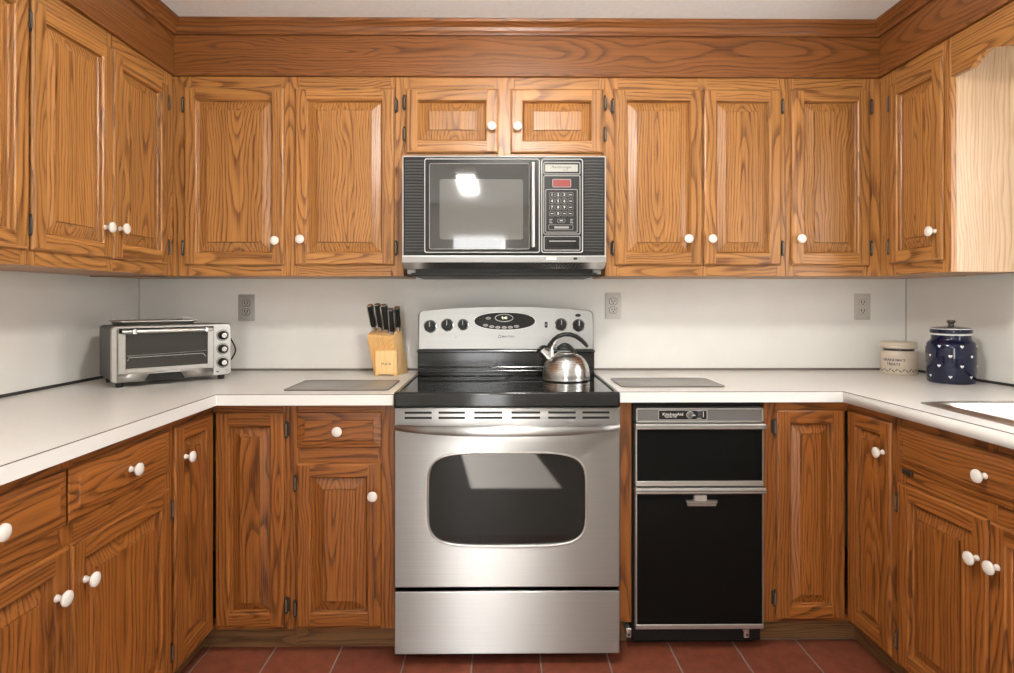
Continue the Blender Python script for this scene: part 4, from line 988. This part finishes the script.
for k, z in enumerate((zt - .0470, zt - .1010, zt - .1550)):
    def f(b, T):
        q = T @ toward(.3780, 0, z)
        b.lathe([(.0230, 0), (.0230, .001), (.0205, .0015), (.0205, 0)], M['grey'], 24, T=q); b.lathe([(.0180, 0), (.0180, .004), (.0165, .005), (.0150, .020), (.012, .023), (0, .0235)], M['black'], 24, T=q)
        b.lathe([(0, .0245), (.0095, .0243), (.0112, .022), (.0112, .018)], M['chrome'], 20, T=q)
        for a in range(5): b.box((.3780 + .0265 * cos(radians(20 + 35 * a)) - .0016, -.0006, z + .0265 * sin(radians(20 + 35 * a)) - .0012), (.3780 + .0265 * cos(radians(20 + 35 * a)) + .0016, .001, z + .0265 * sin(radians(20 + 35 * a)) + .0012), M['grey_print'], T=T)
    tbuild(f, 'knob', bez)
def f(b, T):
    b.box((.354, -.001, zb + .012), (.364, .001, zb + .0165), M['ink'], T=T); b.lathe([(.0065, 0), (.0065, .0012), (.005, .0012), (.005, 0)], M['grey'], 16, T=T @ toward(.396, -.0002, zb + .016))
tbuild(f, 'indicator_light', bez)
def f(b, T):
    K = 20; pts = []
    P = [Vector((TWd - .01, TDp - .03, zt - .02)), Vector((TWd + .012, TDp * .62, zt - .008)), Vector((TWd + .035, .13, zt - .06)), Vector((TWd + .050, .10, zt - .12)), Vector((TWd + .022, .12, zb + .03)), Vector((TWd - .002, .15, zb + .01))]
    for i in range(len(P) - 1):
        p0, p1, p2, p3 = P[max(i - 1, 0)], P[i], P[i + 1], P[min(i + 2, len(P) - 1)]
        for k in range(6):
            t = k / 6; pts.append(.5 * ((2 * p1) + (p2 - p0) * t + (2 * p0 - 5 * p1 + 4 * p2 - p3) * t * t + (3 * p1 - p0 - 3 * p2 + p3) * t ** 3))
    pts.append(P[-1]); b.tube(pts, .0032, M['rubber'], 8, T=T)
tbuild(f, 'power_cord', tbd)
# baking tray with its grip, lying on top
tz = zt + .0002
tray = thing('baking_tray', 'shallow metal baking tray with wire grips lying on the toaster oven', 'tray', tuple(to.matrix_basis @ Vector((0, 0, 0))), TA)
tray.location = TFL + Matrix.Rotation(TA, 3, 'Z') @ Vector((.160, TDp / 2 + .004, 0)); tray.location.z = ZT + zt + .0002 - .003
b = MB(); w_, h_ = .265, .225
b.loft([[(x, y, z) for x, y in rr(w_ - 2 * i, h_ - 2 * i, .022, 5)] for i, z in ((.014, 0.0005), (.005, .014), (0, .0155), (.0, .0185), (.005, .0185), (.015, .003))], M['steel_toaster']); b.build('pan', tray)
for s in (-1, 1):
    b = MB(); x = s * (w_ / 2 - .020); b.tube([(x - .02, -.060, .0150), (x - .02, -.060, .027), (x + .02, -.060, .027), (x + .02, -.060, .0150)], .0013, M['satin'], 6); b.tube([(x - .02, .060, .0150), (x - .02, .060, .027), (x + .02, .060, .027), (x + .02, .060, .0150)], .0013, M['satin'], 6); b.build('wire_grip', tray)

# ------------------------------------------------------------------ knife block and knives
kb = thing('knife_block', 'beech knife block leaning left on the counter beside the range', 'knife block', (-.485, 2.58, ZT))
def hexa(b, P, m, ax='z', bev=.004):
    bm = bmesh.new(); vs_ = [bm.verts.new(p) for p in P]
    for q in ((3, 2, 1, 0), (4, 5, 6, 7), (0, 1, 5, 4), (1, 2, 6, 5), (2, 3, 7, 6), (3, 0, 4, 7)): bm.faces.new([vs_[i] for i in q])
    bmesh.ops.bevel(bm, geom=bm.edges[:], offset=bev, segments=2, profile=.5, affect='EDGES'); bm.verts.index_update()
    V = [tuple(v.co) for v in bm.verts]; F = [[v.index for v in f_.verts] for f_ in bm.faces]; bm.free()
    b.wood(V, F, m, ax, (0, 0, .1))
BT = [(-.0830, -.055, .172), (.0290, -.060, .166), (.0480, .020, .199), (-.0650, .025, .201)]
BB = [(-.0600, -.020, .0), (.0480, -.025, .0), (.0720, .060, .0), (-.0420, .065, .0)]
b = MB(); hexa(b, BB + BT, M['block']); blk = b.build('slotted_block', kb)
b = MB(); hexa(b, [(.0500, -.0235, .001), (.0506, -.0230, .001), (.0735, .0590, .001), (.0725, .059, .001), (.0310, -.0585, .160), (.0316, -.058, .160), (.0500, .0190, .193), (.0490, .019, .193)], M['block_pale'], 'z', .0001); b.build('side_face', kb)
b = MB(); hexa(b, [(-.045, -.062, .006), (.045, -.062, .006), (.045, -.018, .006), (-.045, -.018, .006), (-.045, -.062, .107), (.045, -.062, .107), (.045, -.030, .107), (-.045, -.030, .107)], M['block_pale'], 'z', .002)
b.text('PUCK', .015, M['ink'], at_front(.002, -.0622, .050), sx=1.1)
for x in (-.038, .038): b.box((x - .007, -.060, 0), (x + .007, -.045, .008), M['block_pale'], .001)
b.build('steak_knife_block', kb)
def knife(px0, py0, px1, py1, label, w=.0105, dep=.012, yoff=0.0):
    Yk = 2.545 + yoff
    (xa, za), (xb, zb_) = img(px0, py0, Yk), img(px1, py1, Yk - .035)
    base = Vector((xa, Yk, za)); tip = Vector((xb, Yk - .035, zb_)); d = (tip - base); L = d.length
    q = d.to_track_quat('Z', 'Y').to_matrix().to_4x4()
    k = thing('kitchen_knife', label, 'knife', base, 0, 'black handled knives in the knife block')
    T = q
    b = MB(); prof = [(0, .70), (.06, .95), (.3, 1.0), (.62, .92), (.85, 1.05), (.95, 1.12), (1.0, .80)]
    b.loft([[(x * 1, y * 1, t * L) for x, y in rr(2 * w * s_, 2 * dep * s_, .0055 * s_, 3)] for t, s_ in prof], M['black'], T=T); b.build('handle', k)
    b = MB(); b.loft([[(x, y, z) for x, y in rr(2 * w * .8, 2 * dep * .85, .004, 3)] for z in (-.016, .003)], M['chrome'], T=T); b.build('bolster', k)
    b = MB(); b.box((-w * 1.0 - .0004, -.0015 - dep, L * .12), (-w * .55, .0015 - dep * .7, L * .97), M['chrome'], .0005, T=T)
    b.loft([[(x, y, z) for x, y in rr(2 * w * 1.0, 2 * dep * 1.0, .005, 3)] for z in (L * .955, L * 1.004)], M['chrome'], T=T); b.build('tang_cap', k)
    b = MB(); b.box((-.0012, -dep * .7, -.050), (.0012, dep * .7, -.015), M['chrome'], .0003, T=T); b.build('blade', k)
knife(374, 327, 369.9, 305, 'black handled kitchen knife, leftmost in the wooden block')
knife(380.8, 327, 377.2, 304.2, 'black handled kitchen knife, second from the left in the wooden block')
knife(387.3, 329.5, 383.6, 304.8, 'black handled kitchen knife in the middle of the wooden block', .0125)
knife(392.2, 331.5, 390.6, 308.8, 'shorter black handled knife, fourth from the left in the wooden block', .0105, .011, -.01)
knife(398.3, 327, 396.9, 307.3, 'black handled kitchen knife, rightmost in the wooden block', .0110, .012, .02)

# ------------------------------------------------------------------ outlets
def outlet(px, py, label, m, md):
    x, z = img(px, py, YB); o = thing('wall_outlet', label, 'outlet', (x, YB, z), 0, 'wall outlets on the backsplash')
    b = MB(); b.loft([[(p, y, q) for p, q in rr(.0735 - 2 * i, .119 - 2 * i, .004, 3)] for y, i in ((0, 0), (-.003, 0), (-.0055, .003))], m); b.build('cover_plate', o)
    for dz in (.0195, -.0195):
        b = MB(); sh = [(max(-.0165, min(.0165, p)), q) for p, q in superell(.0185, .0145, 2.4, 32)]
        b.tube([(p, -.0055, q + dz) for p, q in sh], .0018, md, 6, closed=True); b.loft([[(p, -.005, q + dz) for p, q in sh], [(p * .98, -.0072, q * .98 + dz) for p, q in sh]], m)
        for sx_ in (-.0062, .0062): b.box((sx_ - .0019, -.0076, dz - .003), (sx_ + .0019, -.007, dz + .0080), M['ink'])
        b.lathe([(0, 0), (.0032, 0), (.0032, .0006), (0, .0006)], M['ink'], 10, T=toward(0, -.007, dz - .0078)); b.build('socket', o)
    b = MB(); b.lathe([(0, 0), (.003, 0), (.0022, .0012), (0, .0014)], M['satin'], 10, T=toward(0, -.0055, 0)); b.build('screw', o)
outlet(246.7, 307.6, 'grey wall outlet on the backsplash beside the toaster oven', M['outlet_grey'], M['ink'])
outlet(613, 305.7, 'light grey wall outlet on the backsplash just right of the range', M['outlet_white'], M['ink'])
outlet(862, 306.7, 'beige wall outlet at the right end of the backsplash near the jars', M['outlet_beige'], M['grey_print'])

# ------------------------------------------------------------------ jars
cr_ = thing('stoneware_crock', 'small cream stoneware crock with lid and dark lettering in the right corner', 'jar', (1.711, 2.572, ZT), radians(-50))
b = MB(); b.lathe([(0, 0), (.0634, 0), (.0673, .004), (.0691, .012), (.0693, .030), (.0693, .085), (.0691, .096), (.0669, .1005), (.0625, .102), (.0581, .103), (.0581, .1125), (.0546, .1125), (.0546, .095), (0, .095)], M['cream'], 44,
            mats=[M['cream']] * 8 + [M['brownlid']] * 2 + [M['cream']] * 3)
def bend(r):
    def f_(x, y, z): a = x / r; return ((r + z) * sin(a), y, (r + z) * cos(a))
    return f_
T = Matrix.Rotation(pi / 2, 4, 'X') @ Matrix.Identity(4)
T = Matrix(((1, 0, 0, 0), (0, 0, -1, 0), (0, 1, 0, 0), (0, 0, 0, 1)))
b.text("GRANDMA'S", .0155, M['ink'], Matrix.Translation((0, 0, .064)) @ T, bend=bend(.0695), sx=1.0, bold=.0003); b.text('TREATS', .0150, M['ink'], Matrix.Translation((0, 0, .046)) @ T, bend=bend(.0695), bold=.0003)
rnd = random.Random(4)
for i in range(34):
    a = i * 2 * pi / 34; up = (i % 2) * .005; k = 10; L_ = .0062; R_ = .0698
    V = []
    for j in range(k):
        t = 2 * pi * j / k; dx = L_ * cos(t); dz_ = .0026 * sin(t) + dx * (.9 if i % 2 else -.7); V.append((R_ * sin(a + dx / R_), -R_ * cos(a + dx / R_), .018 + up + dz_))
    b.add(V, [tuple(range(k))], M['ink'])
b.build('crock_body', cr_)
b = MB(); b.lathe([(0, .1115), (.0616, .1115), (.0673, .1135), (.0682, .120), (.0664, .1235), (.0678, .127), (.0678, .1345), (.0651, .1385), (.0528, .1400), (0, .1405)], M['cream'], 44); b.build('lid', cr_)
JX, JY = 1.733, 2.300
jr = thing('cookie_jar', 'glossy cobalt blue lidded jar with small white hearts on the right counter', 'jar', (JX, JY, ZT), radians(-38))
prof = [(0, 0), (.0705, 0), (.0761, .004), (.0778, .012), (.0804, .05), (.0813, .10), (.0813, .140), (.0795, .154), (.0748, .164), (.0667, .171), (.0641, .177), (.0641, .195)]
b = MB(); b.lathe(prof + [(.0602, .197), (.0568, .195), (.0568, .17), (0, .17)], M['cobalt'], 56)
b.lathe([(.0643, .1925), (.0658, .1945), (.0658, .1975), (.0636, .199)], M['white'], 56)
def rad_at(z):
    for (r0, z0), (r1, z1) in zip(prof, prof[1:]):
        if z0 <= z <= z1 and z1 > z0: return r0 + (r1 - r0) * (z - z0) / (z1 - z0)
    return .09
heart = [(0, -.0062), (.0050, -.0005), (.0062, .0026), (.0048, .0050), (.0022, .0050), (0, .0030), (-.0022, .0050), (-.0048, .0050), (-.0062, .0026), (-.0050, -.0005)]
for row, z in enumerate((.030, .072, .111, .150)):
    for i in range(7):
        a = (i + (.5 if row % 2 else 0)) * 2 * pi / 7
        V = []
        for x, q in heart:
            R_ = rad_at(z + q) + .0006; V.append((R_ * sin(a + x / R_), -R_ * cos(a + x / R_), z + q))
        b.add(V, [(0, 1, 2, 3, 4, 5), (0, 5, 6, 7, 8, 9)], M['white'])
jb_ = b.build('jar_body', jr); jb_.scale = (1, 1, .955)
b = MB(); b.lathe([(0, .198), (.0641, .199), (.0679, .202), (.0684, .211), (.0675, .2165), (.0667, .2195), (.0636, .2215), (.0430, .2255), (.0189, .2285), (.0108, .230), (.0090, .235), (.0108, .240), (.0142, .245), (.0146, .249), (.0125, .2525), (0, .2535)], M['cobalt'], 56,
            mats=[M['cobalt']] * 4 + [M['white']] * 1 + [M['brownlid']] * 10); lj_ = b.build('lid', jr); lj_.scale = (1, 1, .955)
